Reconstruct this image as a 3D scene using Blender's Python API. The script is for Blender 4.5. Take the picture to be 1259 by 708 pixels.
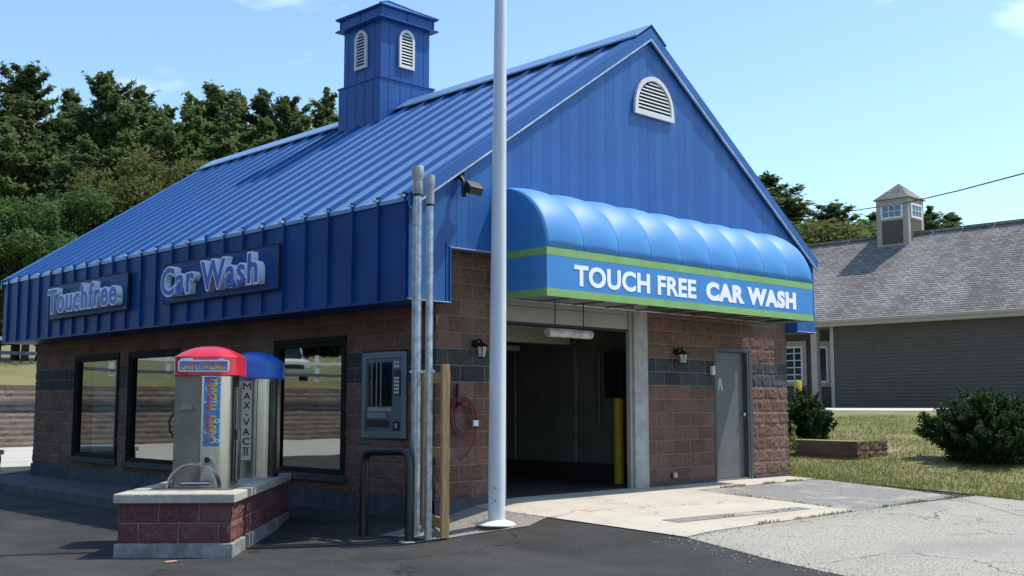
import bpy, bmesh, math, random
import numpy as np
from mathutils import Vector, Matrix, noise
random.seed(7); rng = np.random.default_rng(7)
R = math.radians
for o in list(bpy.data.objects): bpy.data.objects.remove(o)
S = bpy.context.scene
COL = S.collection

# ------------------------------------------------------------------ camera
cam = bpy.data.objects.new('camera', bpy.data.cameras.new('camera')); COL.objects.link(cam)
yaw, pit, rol = R(-44.225), R(6.0024), R(-0.0538)
Fv = Vector((math.sin(-yaw)*math.cos(pit), math.cos(-yaw)*math.cos(pit), math.sin(pit)))
Rv = Vector((math.cos(-yaw), -math.sin(-yaw), 0)); Uv = Rv.cross(Fv)
R2 = Rv*math.cos(rol)+Uv*math.sin(rol); U2 = -Rv*math.sin(rol)+Uv*math.cos(rol)
M = Matrix.Identity(4)
for i in range(3): M[i][0] = R2[i]; M[i][1] = U2[i]; M[i][2] = -Fv[i]
M.translation = Vector((-8.7301, -10.3001, 1.1411))
cam.matrix_world = M
cam.data.sensor_width = 36; cam.data.lens = 1364.5/1259*36
cam.data.clip_start = .1; cam.data.clip_end = 3000
S.camera = cam

# ------------------------------------------------------------------ sky, sun, exposure
SUN = Vector((.475, -.285, 1)).normalized()
elev = math.asin(SUN.z); azim = math.atan2(SUN.x, SUN.y)
W = bpy.data.worlds.new('World'); S.world = W; W.use_nodes = True
nt = W.node_tree; bg = nt.nodes['Background']
sky = nt.nodes.new('ShaderNodeTexSky'); sky.sky_type = 'NISHITA'; sky.sun_disc = False
sky.sun_elevation = elev; sky.sun_rotation = azim
sky.air_density = 1.0; sky.dust_density = 0.6; sky.ozone_density = 1.0
tc = nt.nodes.new('ShaderNodeTexCoord')
mp = nt.nodes.new('ShaderNodeMapping'); mp.inputs['Scale'].default_value = (3.0, 3.0, 9.0); mp.inputs['Location'].default_value = (.7, 1.9, .35)
nz = nt.nodes.new('ShaderNodeTexNoise'); nz.inputs['Scale'].default_value = 1.6; nz.inputs['Detail'].default_value = 7; nz.inputs['Roughness'].default_value = .55
rp = nt.nodes.new('ShaderNodeValToRGB'); rp.color_ramp.elements[0].position = .60; rp.color_ramp.elements[1].position = .80
rp.color_ramp.elements[0].color = (0, 0, 0, 1); rp.color_ramp.elements[1].color = (.5, .5, .5, 1)
mx = nt.nodes.new('ShaderNodeMix'); mx.data_type = 'RGBA'; mx.inputs['B'].default_value = (9, 9.6, 10, 1)
tint = nt.nodes.new('ShaderNodeMix'); tint.data_type = 'RGBA'; tint.blend_type = 'MULTIPLY'; tint.inputs['Factor'].default_value = 1
tint.inputs['B'].default_value = (1.0, 1.13, 1.2, 1)
nt.links.new(tc.outputs['Generated'], mp.inputs['Vector']); nt.links.new(mp.outputs[0], nz.inputs['Vector'])
nt.links.new(nz.outputs['Fac'], rp.inputs[0]); nt.links.new(rp.outputs[0], mx.inputs['Factor'])
nt.links.new(sky.outputs[0], tint.inputs['A']); nt.links.new(tint.outputs['Result'], mx.inputs['A'])
nt.links.new(mx.outputs['Result'], bg.inputs['Color'])
bg.inputs['Strength'].default_value = .145
sl = bpy.data.lights.new('sun', 'SUN'); sl.energy = 3.7; sl.angle = R(.53); sl.color = (1, .94, .83)
so = bpy.data.objects.new('sun', sl); COL.objects.link(so); so.rotation_euler = (-SUN).to_track_quat('-Z', 'Y').to_euler()
so.location = (10, -10, 30)
S.view_settings.view_transform = 'Standard'; S.view_settings.look = 'None'
S.view_settings.exposure = .5; S.view_settings.gamma = 1; S.view_settings.use_curve_mapping = False
S.render.resolution_x = 1024; S.render.resolution_y = 576

# ------------------------------------------------------------------ materials
MATS = {}
def mat(name, col, rough=.6, metal=0, var=0, vscale=3, bump=0, bscale=40, col2=None, lo=.4, hi=.6, spec=None, speck=None, coat=0, stretch=None, objrand=0, crack=None, stain=None):
    if name in MATS: return MATS[name]
    m = bpy.data.materials.new(name); m.use_nodes = True; n = m.node_tree.nodes; l = m.node_tree.links
    b = n['Principled BSDF']; b.inputs['Roughness'].default_value = rough; b.inputs['Metallic'].default_value = metal
    if spec is not None: b.inputs['Specular IOR Level'].default_value = spec
    if coat: b.inputs['Coat Weight'].default_value = coat; b.inputs['Coat Roughness'].default_value = .15
    c4 = (*col, 1); b.inputs['Base Color'].default_value = c4
    t = n.new('ShaderNodeTexCoord'); vec = t.outputs['Object']
    if stretch:
        mm = n.new('ShaderNodeMapping'); mm.inputs['Scale'].default_value = stretch; l.new(vec, mm.inputs[0]); vec = mm.outputs[0]
    cur = None
    if col2 is not None or var:
        if col2 is None: col2 = tuple(c*(1-var) for c in col)
        z = n.new('ShaderNodeTexNoise'); z.inputs['Scale'].default_value = vscale; z.inputs['Detail'].default_value = 6; z.inputs['Roughness'].default_value = .65
        l.new(vec, z.inputs['Vector'])
        r = n.new('ShaderNodeValToRGB'); r.color_ramp.elements[0].position = lo; r.color_ramp.elements[1].position = hi
        r.color_ramp.elements[0].color = c4; r.color_ramp.elements[1].color = (*col2, 1)
        l.new(z.outputs['Fac'], r.inputs[0]); cur = r.outputs[0]
    if speck:   # (scale, colour, threshold)
        v = n.new('ShaderNodeTexNoise'); v.inputs['Scale'].default_value = speck[0]; v.inputs['Detail'].default_value = 3; l.new(t.outputs['Object'], v.inputs['Vector'])
        r = n.new('ShaderNodeValToRGB'); r.color_ramp.elements[0].position = speck[2]; r.color_ramp.elements[1].position = speck[2]+.1
        l.new(v.outputs['Fac'], r.inputs[0])
        x = n.new('ShaderNodeMix'); x.data_type = 'RGBA'; x.inputs['B'].default_value = (*speck[1], 1)
        if cur: l.new(cur, x.inputs['A'])
        else: x.inputs['A'].default_value = c4
        l.new(r.outputs[0], x.inputs['Factor']); cur = x.outputs['Result']
    if stain:   # (scale, colour, lo, hi, stretch)
        sm_ = n.new('ShaderNodeMapping'); sm_.inputs['Scale'].default_value = stain[4]; l.new(t.outputs['Object'], sm_.inputs[0])
        z = n.new('ShaderNodeTexNoise'); z.inputs['Scale'].default_value = stain[0]; z.inputs['Detail'].default_value = 8; z.inputs['Roughness'].default_value = .6; z.inputs['Distortion'].default_value = .6; l.new(sm_.outputs[0], z.inputs['Vector'])
        r = n.new('ShaderNodeValToRGB'); r.color_ramp.elements[0].position = stain[2]; r.color_ramp.elements[1].position = stain[3]; l.new(z.outputs['Fac'], r.inputs[0])
        x = n.new('ShaderNodeMix'); x.data_type = 'RGBA'; x.inputs['B'].default_value = (*stain[1], 1)
        if cur: l.new(cur, x.inputs['A'])
        else: x.inputs['A'].default_value = c4
        l.new(r.outputs[0], x.inputs['Factor']); cur = x.outputs['Result']
    if crack:   # (scale, width, colour)
        z = n.new('ShaderNodeTexNoise'); z.inputs['Scale'].default_value = 2.5; z.inputs['Detail'].default_value = 4; l.new(t.outputs['Object'], z.inputs['Vector'])
        va = n.new('ShaderNodeMix'); va.data_type = 'RGBA'; va.blend_type = 'LINEAR_LIGHT'; va.inputs['Factor'].default_value = .35; l.new(t.outputs['Object'], va.inputs['A']); l.new(z.outputs['Color'], va.inputs['B'])
        v = n.new('ShaderNodeTexVoronoi'); v.feature = 'DISTANCE_TO_EDGE'; v.inputs['Scale'].default_value = crack[0]; l.new(va.outputs['Result'], v.inputs['Vector'])
        r = n.new('ShaderNodeValToRGB'); r.color_ramp.elements[0].position = crack[1]*.4; r.color_ramp.elements[1].position = crack[1]; r.color_ramp.elements[0].color = (1, 1, 1, 1); r.color_ramp.elements[1].color = (0, 0, 0, 1)
        l.new(v.outputs['Distance'], r.inputs[0])
        z2 = n.new('ShaderNodeTexNoise'); z2.inputs['Scale'].default_value = .35; l.new(t.outputs['Object'], z2.inputs['Vector'])
        r2 = n.new('ShaderNodeValToRGB'); r2.color_ramp.elements[0].position = .42; r2.color_ramp.elements[1].position = .52; l.new(z2.outputs['Fac'], r2.inputs[0])
        mu = n.new('ShaderNodeMath'); mu.operation = 'MULTIPLY'; l.new(r.outputs[0], mu.inputs[0]); l.new(r2.outputs[0], mu.inputs[1])
        x = n.new('ShaderNodeMix'); x.data_type = 'RGBA'; x.inputs['B'].default_value = (*crack[2], 1); l.new(cur, x.inputs['A']); l.new(mu.outputs[0], x.inputs['Factor']); cur = x.outputs['Result']
    if objrand:
        oi = n.new('ShaderNodeObjectInfo'); h = n.new('ShaderNodeHueSaturation')
        mr = n.new('ShaderNodeMapRange'); mr.inputs['To Min'].default_value = 1-objrand; mr.inputs['To Max'].default_value = 1+objrand
        l.new(oi.outputs['Random'], mr.inputs[0]); l.new(mr.outputs[0], h.inputs['Value']); h.inputs['Color'].default_value = c4
        if cur: l.new(cur, h.inputs['Color'])
        cur = h.outputs[0]
    if cur: l.new(cur, b.inputs['Base Color'])
    if bump:
        z = n.new('ShaderNodeTexNoise'); z.inputs['Scale'].default_value = bscale; z.inputs['Detail'].default_value = 5; l.new(vec, z.inputs['Vector'])
        bp = n.new('ShaderNodeBump'); bp.inputs['Strength'].default_value = bump; bp.inputs['Distance'].default_value = .02
        l.new(z.outputs['Fac'], bp.inputs['Height']); l.new(bp.outputs[0], b.inputs['Normal'])
    MATS[name] = m; return m
def nodes_of(m): return m.node_tree.nodes, m.node_tree.links, m.node_tree.nodes['Principled BSDF']

BLUE = (.018, .104, .325)
M_blue = mat('blue_metal', BLUE, .42, .0, var=.16, vscale=1.1, bump=.05, bscale=3, spec=.45, lo=.35, hi=.7)
M_blueroof = mat('blue_roof_metal', (.145, .275, .50), .36, .0, var=.14, vscale=.8, bump=.06, bscale=4, spec=1.0, coat=.35, lo=.35, hi=.7)  # some fading, plus sky sheen put into the pale base colour
M_blueshade = mat('blue_metal_shaded', (.008, .054, .21), .45, var=.2, vscale=1.3, bump=.06, bscale=4, spec=.22)  # same paint as the gable, darkened to put the skirt's shade into it
M_flash = mat('pale_flashing', (.55, .62, .72), .4, .3, var=.3, vscale=6)
M_dark = mat('dark_gap', (.012, .014, .018), .8)
M_awn = mat('awning_vinyl', (.045, .23, .54), .55, var=.10, vscale=2, spec=.55, bump=.05, bscale=9)
M_awng = mat('awning_green', (.22, .42, .13), .5, var=.15, vscale=3)
M_white = mat('white_paint', (.74, .75, .74), .45, var=.1, vscale=5, bump=.05)
M_letter = mat('letter_white', (.82, .84, .86), .5)
M_pole = mat('pole_paint', (.66, .68, .70), .35, var=.12, vscale=4, stretch=(1, 1, .2), speck=(30, (.4, .38, .34), .72))
M_louver = mat('louver_vinyl', (.68, .66, .64), .5, var=.1)
M_galv = mat('galvanised', (.52, .56, .58), .38, .75, var=.35, vscale=14, bump=.1, bscale=60)
M_steel = mat('stainless', (.50, .475, .44), .22, 1.0, var=.15, vscale=2, stretch=(6, 6, .6), bump=.02, bscale=10)
M_steeld = mat('dull_stainless', (.30, .28, .25), .36, .9, var=.2, vscale=3)
M_red = mat('red_plastic', (.62, .02, .035), .3, var=.12, spec=.5, coat=.3)
M_vblue = mat('blue_plastic', (.025, .15, .58), .35, var=.12, coat=.2)
M_wood = mat('treated_wood', (.50, .30, .12), .7, var=.35, vscale=5, stretch=(6, 6, .6), bump=.2, bscale=20)
M_blackp = mat('black_paint', (.014, .014, .015), .28, var=.3, vscale=12, spec=.6, bump=.15, bscale=30)
M_black = mat('black_plastic', (.012, .012, .013), .5)
M_rub = mat('rubber', (.02, .02, .02), .7)
M_yellow = mat('yellow_paint', (.62, .42, .02), .5, var=.25, vscale=6)
M_hose = mat('red_hose', (.12, .014, .018), .5)
M_bronze = mat('bronze_frame', (.009, .0085, .008), .7, .0, spec=.2)
M_asph = mat('new_asphalt', (.032, .032, .030), .8, col2=(.052, .052, .049), vscale=1.1, bump=1, bscale=85, speck=(120, (.14, .14, .135), .60), spec=.3, crack=(.38, .006, (.008, .008, .008)), stain=(.9, (.068, .066, .061), .52, .75, (1, .35, 1)))
M_old = mat('old_asphalt', (.48, .45, .37), .95, col2=(.30, .28, .24), vscale=55, bump=1, bscale=55, speck=(38, (.12, .115, .10), .56), lo=.38, hi=.62, crack=(.55, .010, (.10, .095, .08)), stain=(.8, (.27, .26, .24), .48, .72, (.5, 1, 1)))
M_patch = mat('grey_asphalt_patch', (.33, .32, .30), .95, col2=(.17, .168, .16), vscale=40, bump=.9, bscale=60, speck=(60, (.08, .08, .075), .57), crack=(.8, .012, (.06, .06, .05)), stain=(1.3, (.42, .39, .33), .5, .7, (1, 1, 1)))
M_conc = mat('concrete', (.52, .47, .39), .85, col2=(.43, .385, .315), vscale=1.3, bump=.35, bscale=50, speck=(9, (.30, .26, .21), .66), lo=.35, hi=.7, stain=(1.0, (.31, .265, .205), .52, .85, (.35, 1.6, 1)), crack=(.30, .004, (.2, .17, .13)))
M_concd = mat('grey_concrete', (.10, .104, .106), .85, col2=(.065, .068, .07), vscale=3, bump=.4, bscale=40)
M_cap = mat('cap_concrete', (.50, .46, .38), .85, col2=(.36, .33, .28), vscale=6, bump=.5, bscale=50, speck=(60, (.25, .23, .2), .66))
M_gravel = mat('gravel', (.36, .33, .29), .95, col2=(.22, .2, .18), vscale=60, bump=1, bscale=90, speck=(50, (.12, .11, .1), .58))
M_lawn = mat('lawn_soil', (.17, .175, .045), .95, col2=(.27, .23, .11), vscale=.9, bump=1, bscale=45, speck=(22, (.07, .09, .02), .58), lo=.42, hi=.62)
M_lawnb = mat('bank_grass', (.125, .135, .045), .95, col2=(.18, .165, .075), vscale=.6, bump=1, bscale=30, speck=(12, (.12, .15, .04), .6))
M_inner = mat('interior_panel', (.16, .155, .13), .6, var=.25, vscale=1.5)
M_inlow = mat('interior_dado', (.02, .02, .02), .7)
M_floor = mat('bay_floor', (.08, .08, .078), .5, var=.5, vscale=3)
M_pjamb = mat('painted_block', (.40, .385, .35), .8, col2=(.30, .29, .26), vscale=4, bump=.4, bscale=60)
M_door = mat('grey_door', (.12, .125, .125), .45, var=.12, vscale=2)
M_panel = mat('garage_panel', (.34, .325, .28), .6, var=.15, vscale=2)
M_taupe = mat('neighbour_siding', (.098, .081, .060), .8, var=.12, vscale=2)
M_tan = mat('neighbour_trim', (.40, .35, .27), .7, var=.1)
M_trunk = mat('bark', (.10, .075, .05), .9, var=.4, vscale=4, bump=.6)
M_pine = mat('pine_needles', (.13, .175, .058), .75, col2=(.09, .14, .048), vscale=.5, objrand=.2, lo=.35, hi=.65)
M_pine2 = mat('pine_needles_light', (.17, .215, .075), .75, col2=(.13, .175, .062), vscale=.6, objrand=.2)
M_leaf = mat('broad_leaves', (.105, .165, .045), .65, col2=(.07, .125, .035), vscale=.7, objrand=.2)
M_olive = mat('olive_leaves', (.15, .16, .045), .7, col2=(.09, .11, .03), vscale=.8, objrand=.1)
M_yew = mat('yew_needles', (.020, .052, .012), .6, col2=(.055, .105, .022), vscale=5, lo=.45, hi=.75)
M_grassb = mat('grass_blades', (.13, .18, .035), .7, col2=(.26, .23, .10), vscale=1.2)
for k in ('pine_needles', 'pine_needles_light', 'broad_leaves', 'olive_leaves', 'yew_needles', 'grass_blades'):
    n_, l_, b_ = nodes_of(MATS[k])
    b_.inputs['Specular IOR Level'].default_value = .25
    out = n_['Material Output']; tr = n_.new('ShaderNodeBsdfTranslucent'); ms = n_.new('ShaderNodeMixShader'); ms.inputs[0].default_value = .5
    src = b_.inputs['Base Color'].links[0].from_socket
    l_.new(src, tr.inputs['Color']); l_.new(b_.outputs[0], ms.inputs[1]); l_.new(tr.outputs[0], ms.inputs[2]); l_.new(ms.outputs[0], out.inputs[0])

def glass_mat(name, refl, tintc, wav=.02):
    m = bpy.data.materials.new(name); m.use_nodes = True; n = m.node_tree.nodes; l = m.node_tree.links
    n.remove(n['Principled BSDF']); out = n['Material Output']
    g = n.new('ShaderNodeBsdfGlossy'); g.inputs['Roughness'].default_value = .015; g.inputs['Color'].default_value = (.92, .97, .93, 1)
    t = n.new('ShaderNodeBsdfTransparent'); t.inputs['Color'].default_value = (*tintc, 1)
    x = n.new('ShaderNodeMixShader'); x.inputs[0].default_value = refl
    tc = n.new('ShaderNodeTexCoord'); z = n.new('ShaderNodeTexNoise'); z.inputs['Scale'].default_value = 2.2; z.inputs['Detail'].default_value = 1
    l.new(tc.outputs['Object'], z.inputs['Vector'])
    bp = n.new('ShaderNodeBump'); bp.inputs['Strength'].default_value = .35; bp.inputs['Distance'].default_value = wav; l.new(z.outputs['Fac'], bp.inputs['Height']); l.new(bp.outputs[0], g.inputs['Normal'])
    l.new(t.outputs[0], x.inputs[1]); l.new(g.outputs[0], x.inputs[2]); l.new(x.outputs[0], out.inputs[0])
    return m
M_glass = glass_mat('window_glass', .38, (.5, .56, .52), .0012)
M_glass2 = glass_mat('small_glass', .3, (.35, .4, .4), .001)

# block materials with a per-block tint attribute
def block_mat(name, c1, c2, dirt, bump=.7):
    m = bpy.data.materials.new(name); m.use_nodes = True; n, l, b = nodes_of(m)
    b.inputs['Roughness'].default_value = .92; b.inputs['Specular IOR Level'].default_value = .2
    a = n.new('ShaderNodeAttribute'); a.attribute_name = 'tint'
    x = n.new('ShaderNodeMix'); x.data_type = 'RGBA'; x.inputs['A'].default_value = (*c1, 1); x.inputs['B'].default_value = (*c2, 1)
    l.new(a.outputs['Fac'], x.inputs['Factor'])
    t = n.new('ShaderNodeTexCoord'); z = n.new('ShaderNodeTexNoise'); z.inputs['Scale'].default_value = 38; z.inputs['Detail'].default_value = 5; l.new(t.outputs['Object'], z.inputs['Vector'])
    r = n.new('ShaderNodeValToRGB'); r.color_ramp.elements[0].position = .38; r.color_ramp.elements[1].position = .72
    r.color_ramp.elements[0].color = (.72, .72, .72, 1); r.color_ramp.elements[1].color = (1.35, 1.3, 1.25, 1)
    l.new(z.outputs['Fac'], r.inputs[0])
    y = n.new('ShaderNodeMix'); y.data_type = 'RGBA'; y.blend_type = 'MULTIPLY'; y.inputs['Factor'].default_value = 1
    l.new(x.outputs['Result'], y.inputs['A']); l.new(r.outputs[0], y.inputs['B'])
    z2 = n.new('ShaderNodeTexNoise'); z2.inputs['Scale'].default_value = 1.1; z2.inputs['Detail'].default_value = 6; l.new(t.outputs['Object'], z2.inputs['Vector'])
    r2 = n.new('ShaderNodeValToRGB'); r2.color_ramp.elements[0].position = .5; r2.color_ramp.elements[1].position = .72
    l.new(z2.outputs['Fac'], r2.inputs[0])
    w = n.new('ShaderNodeMix'); w.data_type = 'RGBA'; w.inputs['B'].default_value = (*dirt, 1)
    mu = n.new('ShaderNodeMath'); mu.operation = 'MULTIPLY'; mu.inputs[1].default_value = .45; l.new(r2.outputs[0], mu.inputs[0])
    l.new(mu.outputs[0], w.inputs['Factor']); l.new(y.outputs['Result'], w.inputs['A']); l.new(w.outputs['Result'], b.inputs['Base Color'])
    z3 = n.new('ShaderNodeTexNoise'); z3.inputs['Scale'].default_value = 55; z3.inputs['Detail'].default_value = 6; z3.inputs['Roughness'].default_value = .7; l.new(t.outputs['Object'], z3.inputs['Vector'])
    bp = n.new('ShaderNodeBump'); bp.inputs['Strength'].default_value = bump; bp.inputs['Distance'].default_value = .015; l.new(z3.outputs['Fac'], bp.inputs['Height']); l.new(bp.outputs[0], b.inputs['Normal'])
    return m
MB_red = block_mat('red_block', (.135, .078, .056), (.185, .112, .084), (.215, .16, .13))
MB_blk = block_mat('charcoal_block', (.04, .045, .049), (.065, .07, .074), (.13, .13, .13))
MB_mort = mat('mortar', (.205, .175, .155), .95, var=.3, vscale=8)
MB_isl = block_mat('island_red_block', (.115, .045, .044), (.165, .072, .066), (.22, .14, .12))
MB_ret = block_mat('retaining_block', (.155, .12, .10), (.22, .175, .15), (.25, .22, .19))

# ------------------------------------------------------------------ object helpers
def link(o, parent=None):
    COL.objects.link(o)
    if parent: o.parent = parent
    return o
def tag(o, label=None, cat=None, group=None, kind=None):
    if label: o['label'] = label
    if cat: o['category'] = cat
    if group: o['group'] = group
    if kind: o['kind'] = kind
    return o
def thing(name, label, cat, loc=(0, 0, 0), rz=0, group=None):
    o = bpy.data.objects.new(name, None); COL.objects.link(o); o.location = loc; o.rotation_euler = (0, 0, rz)
    o.empty_display_size = .2
    return tag(o, label, cat, group)
class MB:
    def __init__(s): s.v = []; s.f = []; s.mi = []; s.sm = []
    def add(s, vs, fs, mi=0, smooth=False):
        k = len(s.v); s.v += [tuple(v) for v in vs]
        for f in fs: s.f.append(tuple(k+i for i in f)); s.mi.append(mi); s.sm.append(smooth)
        return s
    def box(s, x0, x1, y0, y1, z0, z1, mi=0, mtx=None):
        v = [Vector((x, y, z)) for z in (z0, z1) for y in (y0, y1) for x in (x0, x1)]
        if mtx: v = [mtx @ a for a in v]
        return s.add(v, [(0, 2, 3, 1), (4, 5, 7, 6), (0, 1, 5, 4), (2, 6, 7, 3), (0, 4, 6, 2), (1, 3, 7, 5)], mi)
    def prism(s, pts, axis, a, b, mi=0, smooth=False, caps=True):
        # pts 2D polygon; axis 0: pts are (y,z) extruded in x; 1: (x,z) in y; 2: (x,y) in z
        def P(p, t): return ((t, p[0], p[1]), (p[0], t, p[1]), (p[0], p[1], t))[axis]
        n = len(pts); v = [P(p, a) for p in pts]+[P(p, b) for p in pts]
        s.add(v, [(i, (i+1) % n, n+(i+1) % n, n+i) for i in range(n)], mi, smooth)
        if caps: s.add(v, [tuple(range(n))[::-1], tuple(range(n, 2*n))], mi)
        return s
    def tube(s, path, r, n=10, mi=0, caps=True, closed=False):
        path = [Vector(p) for p in path]; rs = r if isinstance(r, (list, tuple)) else [r]*len(path)
        up = None; rings = []
        for i, p in enumerate(path):
            if closed: d = path[(i+1) % len(path)]-path[i-1]
            else: d = (path[min(i+1, len(path)-1)]-path[max(i-1, 0)])
            d.normalize()
            if up is None: up = Vector((0, 0, 1)) if abs(d.z) < .9 else Vector((1, 0, 0))
            a = d.cross(up).normalized(); b = a.cross(d).normalized(); up = b
            rings.append([p+(a*math.cos(t)+b*math.sin(t))*rs[i] for t in [2*math.pi*k/n for k in range(n)]])
        v = [q for g in rings for q in g]; m = len(path); f = []
        for i in range(m if closed else m-1):
            j = (i+1) % m
            for k in range(n): f.append((i*n+k, i*n+(k+1) % n, j*n+(k+1) % n, j*n+k))
        s.add(v, f, mi, True)
        if caps and not closed: s.add(v, [tuple(range(n))[::-1], tuple(range((m-1)*n, m*n))], mi)
        return s
    def lathe(s, prof, c=(0, 0, 0), n=20, mi=0, smooth=True):
        v = []; f = []
        for (r, z) in prof:
            for k in range(n): t = 2*math.pi*k/n; v.append((c[0]+r*math.cos(t), c[1]+r*math.sin(t), c[2]+z))
        for i in range(len(prof)-1):
            for k in range(n): f.append((i*n+k, i*n+(k+1) % n, (i+1)*n+(k+1) % n, (i+1)*n+k))
        s.add(v, f, mi, smooth); s.add(v, [tuple(range(n))[::-1], tuple(range((len(prof)-1)*n, len(prof)*n))], mi)
        return s
    def build(s, name, mats, parent=None, bevel=0, fix=True):
        me = bpy.data.meshes.new(name); me.from_pydata(s.v, [], s.f)
        for m in (mats if isinstance(mats, (list, tuple)) else [mats]): me.materials.append(m)
        me.polygons.foreach_set('material_index', s.mi); me.polygons.foreach_set('use_smooth', s.sm); me.update()
        if fix:
            bm = bmesh.new(); bm.from_mesh(me); bmesh.ops.remove_doubles(bm, verts=bm.verts, dist=1e-5)
            bmesh.ops.recalc_face_normals(bm, faces=bm.faces)
            for e in bm.edges:
                if len(e.link_faces) == 2 and e.calc_face_angle(0) > R(38): e.smooth = False
            bm.to_mesh(me); bm.free()
        o = link(bpy.data.objects.new(name, me), parent)
        if bevel:
            b = o.modifiers.new('bevel', 'BEVEL'); b.width = bevel; b.segments = 2; b.limit_method = 'ANGLE'
        return o
LASTFIT = [None]
def text_mesh(name, txt, mats, parent, w, h, depth, mtx, offset=0, space=1.0, reuse=False):
    cu = bpy.data.curves.new(name, 'FONT'); cu.body = txt; cu.size = 1; cu.extrude = .5; cu.offset = offset; cu.space_character = space
    cu.resolution_u = 4
    o = bpy.data.objects.new(name+'_tmp', cu); COL.objects.link(o)
    dg = bpy.context.evaluated_depsgraph_get(); dg.update()
    me = bpy.data.meshes.new_from_object(o.evaluated_get(dg))
    bpy.data.objects.remove(o)
    n = len(me.vertices); co = np.empty(n*3); me.vertices.foreach_get('co', co); co = co.reshape(-1, 3)
    mn = co.min(0); mx_ = co.max(0)
    if reuse: mn, mx_ = LASTFIT[0]
    LASTFIT[0] = (mn, mx_)
    sx = w/(mx_[0]-mn[0]); sy = h/(mx_[1]-mn[1]) if h else sx
    co[:, 0] = (co[:, 0]-(mn[0]+mx_[0])/2)*sx; co[:, 1] = (co[:, 1]-(mn[1]+mx_[1])/2)*sy; co[:, 2] = (co[:, 2]+.5)*depth
    me.vertices.foreach_set('co', co.ravel()); me.transform(mtx)
    me.materials.clear()
    for m in (mats if isinstance(mats, (list, tuple)) else [mats]): me.materials.append(m)
    me.name = name
    return link(bpy.data.objects.new(name, me), parent)
def frame_mtx(xa, ya, za, org):
    m = Matrix.Identity(4)
    for i in range(3): m[i][0] = xa[i]; m[i][1] = ya[i]; m[i][2] = za[i]; m[i][3] = org[i]
    return m
LEFTF = lambda org: frame_mtx((0, -1, 0), (0, 0, 1), (-1, 0, 0), org)      # text on a face looking -X
FRONTF = lambda org: frame_mtx((1, 0, 0), (0, 0, 1), (0, -1, 0), org)      # text on a face looking -Y

# ------------------------------------------------------------------ terrain
def sstep(a, b, x): t = min(max((x-a)/(b-a), 0), 1); return t*t*(3-2*t)
def g(x, y):
    zr = -.06+.045*max(min(y, 0), -4.5)
    u = sstep(-1.2, 1.2, x); z = -.40*(1-u)+zr*u
    w = sstep(12.6, 15.5, y); z = z*(1-w)-.36*w
    z += 1.05*sstep(9, 25, x)
    return z
def lat(lo, hi, f0, f1, fine, grow=1.35):
    a = list(np.arange(f0, f1+1e-6, fine)); s = fine
    while a[-1] < hi: s *= grow; a.append(min(a[-1]+s, hi))
    s = fine
    while a[0] > lo: s *= grow; a.insert(0, max(a[0]-s, lo))
    return a
XS = lat(-400, 400, -7, 28, .5); YS = lat(-400, 31, -8, 20, .5)
def sheet(name, poly, dz, m, kind='structure', mats=None):
    x0 = min(p[0] for p in poly); x1 = max(p[0] for p in poly); y0 = min(p[1] for p in poly); y1 = max(p[1] for p in poly)
    ix = [i for i in range(len(XS)-1) if XS[i+1] > x0 and XS[i] < x1]; iy = [j for j in range(len(YS)-1) if YS[j+1] > y0 and YS[j] < y1]
    bm = bmesh.new(); V = {}
    def vv(i, j):
        if (i, j) not in V: V[(i, j)] = bm.verts.new((XS[i], YS[j], g(XS[i], YS[j])+dz))
        return V[(i, j)]
    for i in ix:
        for j in iy:
            a, b, c, d = vv(i, j), vv(i+1, j), vv(i+1, j+1), vv(i, j+1)
            bm.faces.new((a, b, c)); bm.faces.new((a, c, d))
    n = len(poly); area = sum(poly[i][0]*poly[(i+1) % n][1]-poly[(i+1) % n][0]*poly[i][1] for i in range(n))
    P = poly if area > 0 else poly[::-1]
    for i in range(n):
        a, b = P[i], P[(i+1) % n]; nrm = Vector((b[1]-a[1], -(b[0]-a[0]), 0))
        bmesh.ops.bisect_plane(bm, geom=bm.verts[:]+bm.edges[:]+bm.faces[:], plane_co=(a[0], a[1], 0), plane_no=nrm, clear_outer=True)
    me = bpy.data.meshes.new(name); bm.to_mesh(me); bm.free(); me.materials.append(m)
    o = link(bpy.data.objects.new(name, me)); o['kind'] = kind
    return o
sheet('asphalt_lot', [(-400, -400), (400, -400), (400, 31), (-400, 31)], 0, M_asph)
sheet('old_asphalt', [(.62, -3.0), (12, -3.3), (40, -6), (40, -60), (-3.5, -60), (-3.0, -16), (-.05, -5.8)], .005, M_old)
sheet('concrete_apron', [(.60, .05), (4.35, .05), (4.3, -3.15), (.70, -3.2)], .012, M_conc)
sheet('door_path', [(4.35, .05), (7.9, .05), (7.9, -.55), (4.35, -.62)], .012, M_conc)
sheet('asphalt_patch', [(4.3, -.62), (7.9, -.58), (7.3, -3.1), (4.3, -3.15)], .009, M_patch)
sheet('gravel_bed', [(-.75, 0.1), (.60, .05), (.66, -1.25), (.25, -1.35), (-.60, -.75)], .008, M_gravel)
sheet('lawn', [(7.5, -3.9), (22.6, -8.5), (22.6, 30.9), (7.75, 30.9), (7.75, -.5)], .02, M_lawn)
sheet('far_walkway', [(22.6, 30.9), (22.6, -60), (27.4, -60), (27.4, 30.9)], .03, MATS['letter_white'] if 0 else mat('pale_walk', (.55, .54, .50), .85, var=.1))
sheet('lawn_beyond', [(27.4, 30.9), (27.4, -60), (120, -60), (120, 30.9)], .03, M_lawn)
sheet('back_lot', [(-60, 17.8), (7.8, 17.8), (7.8, 30.9), (-60, 30.9)], .006, mat('pale_pavement', (.46, .43, .38), .9, col2=(.38, .36, .32), vscale=.5, bump=.3))
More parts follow.
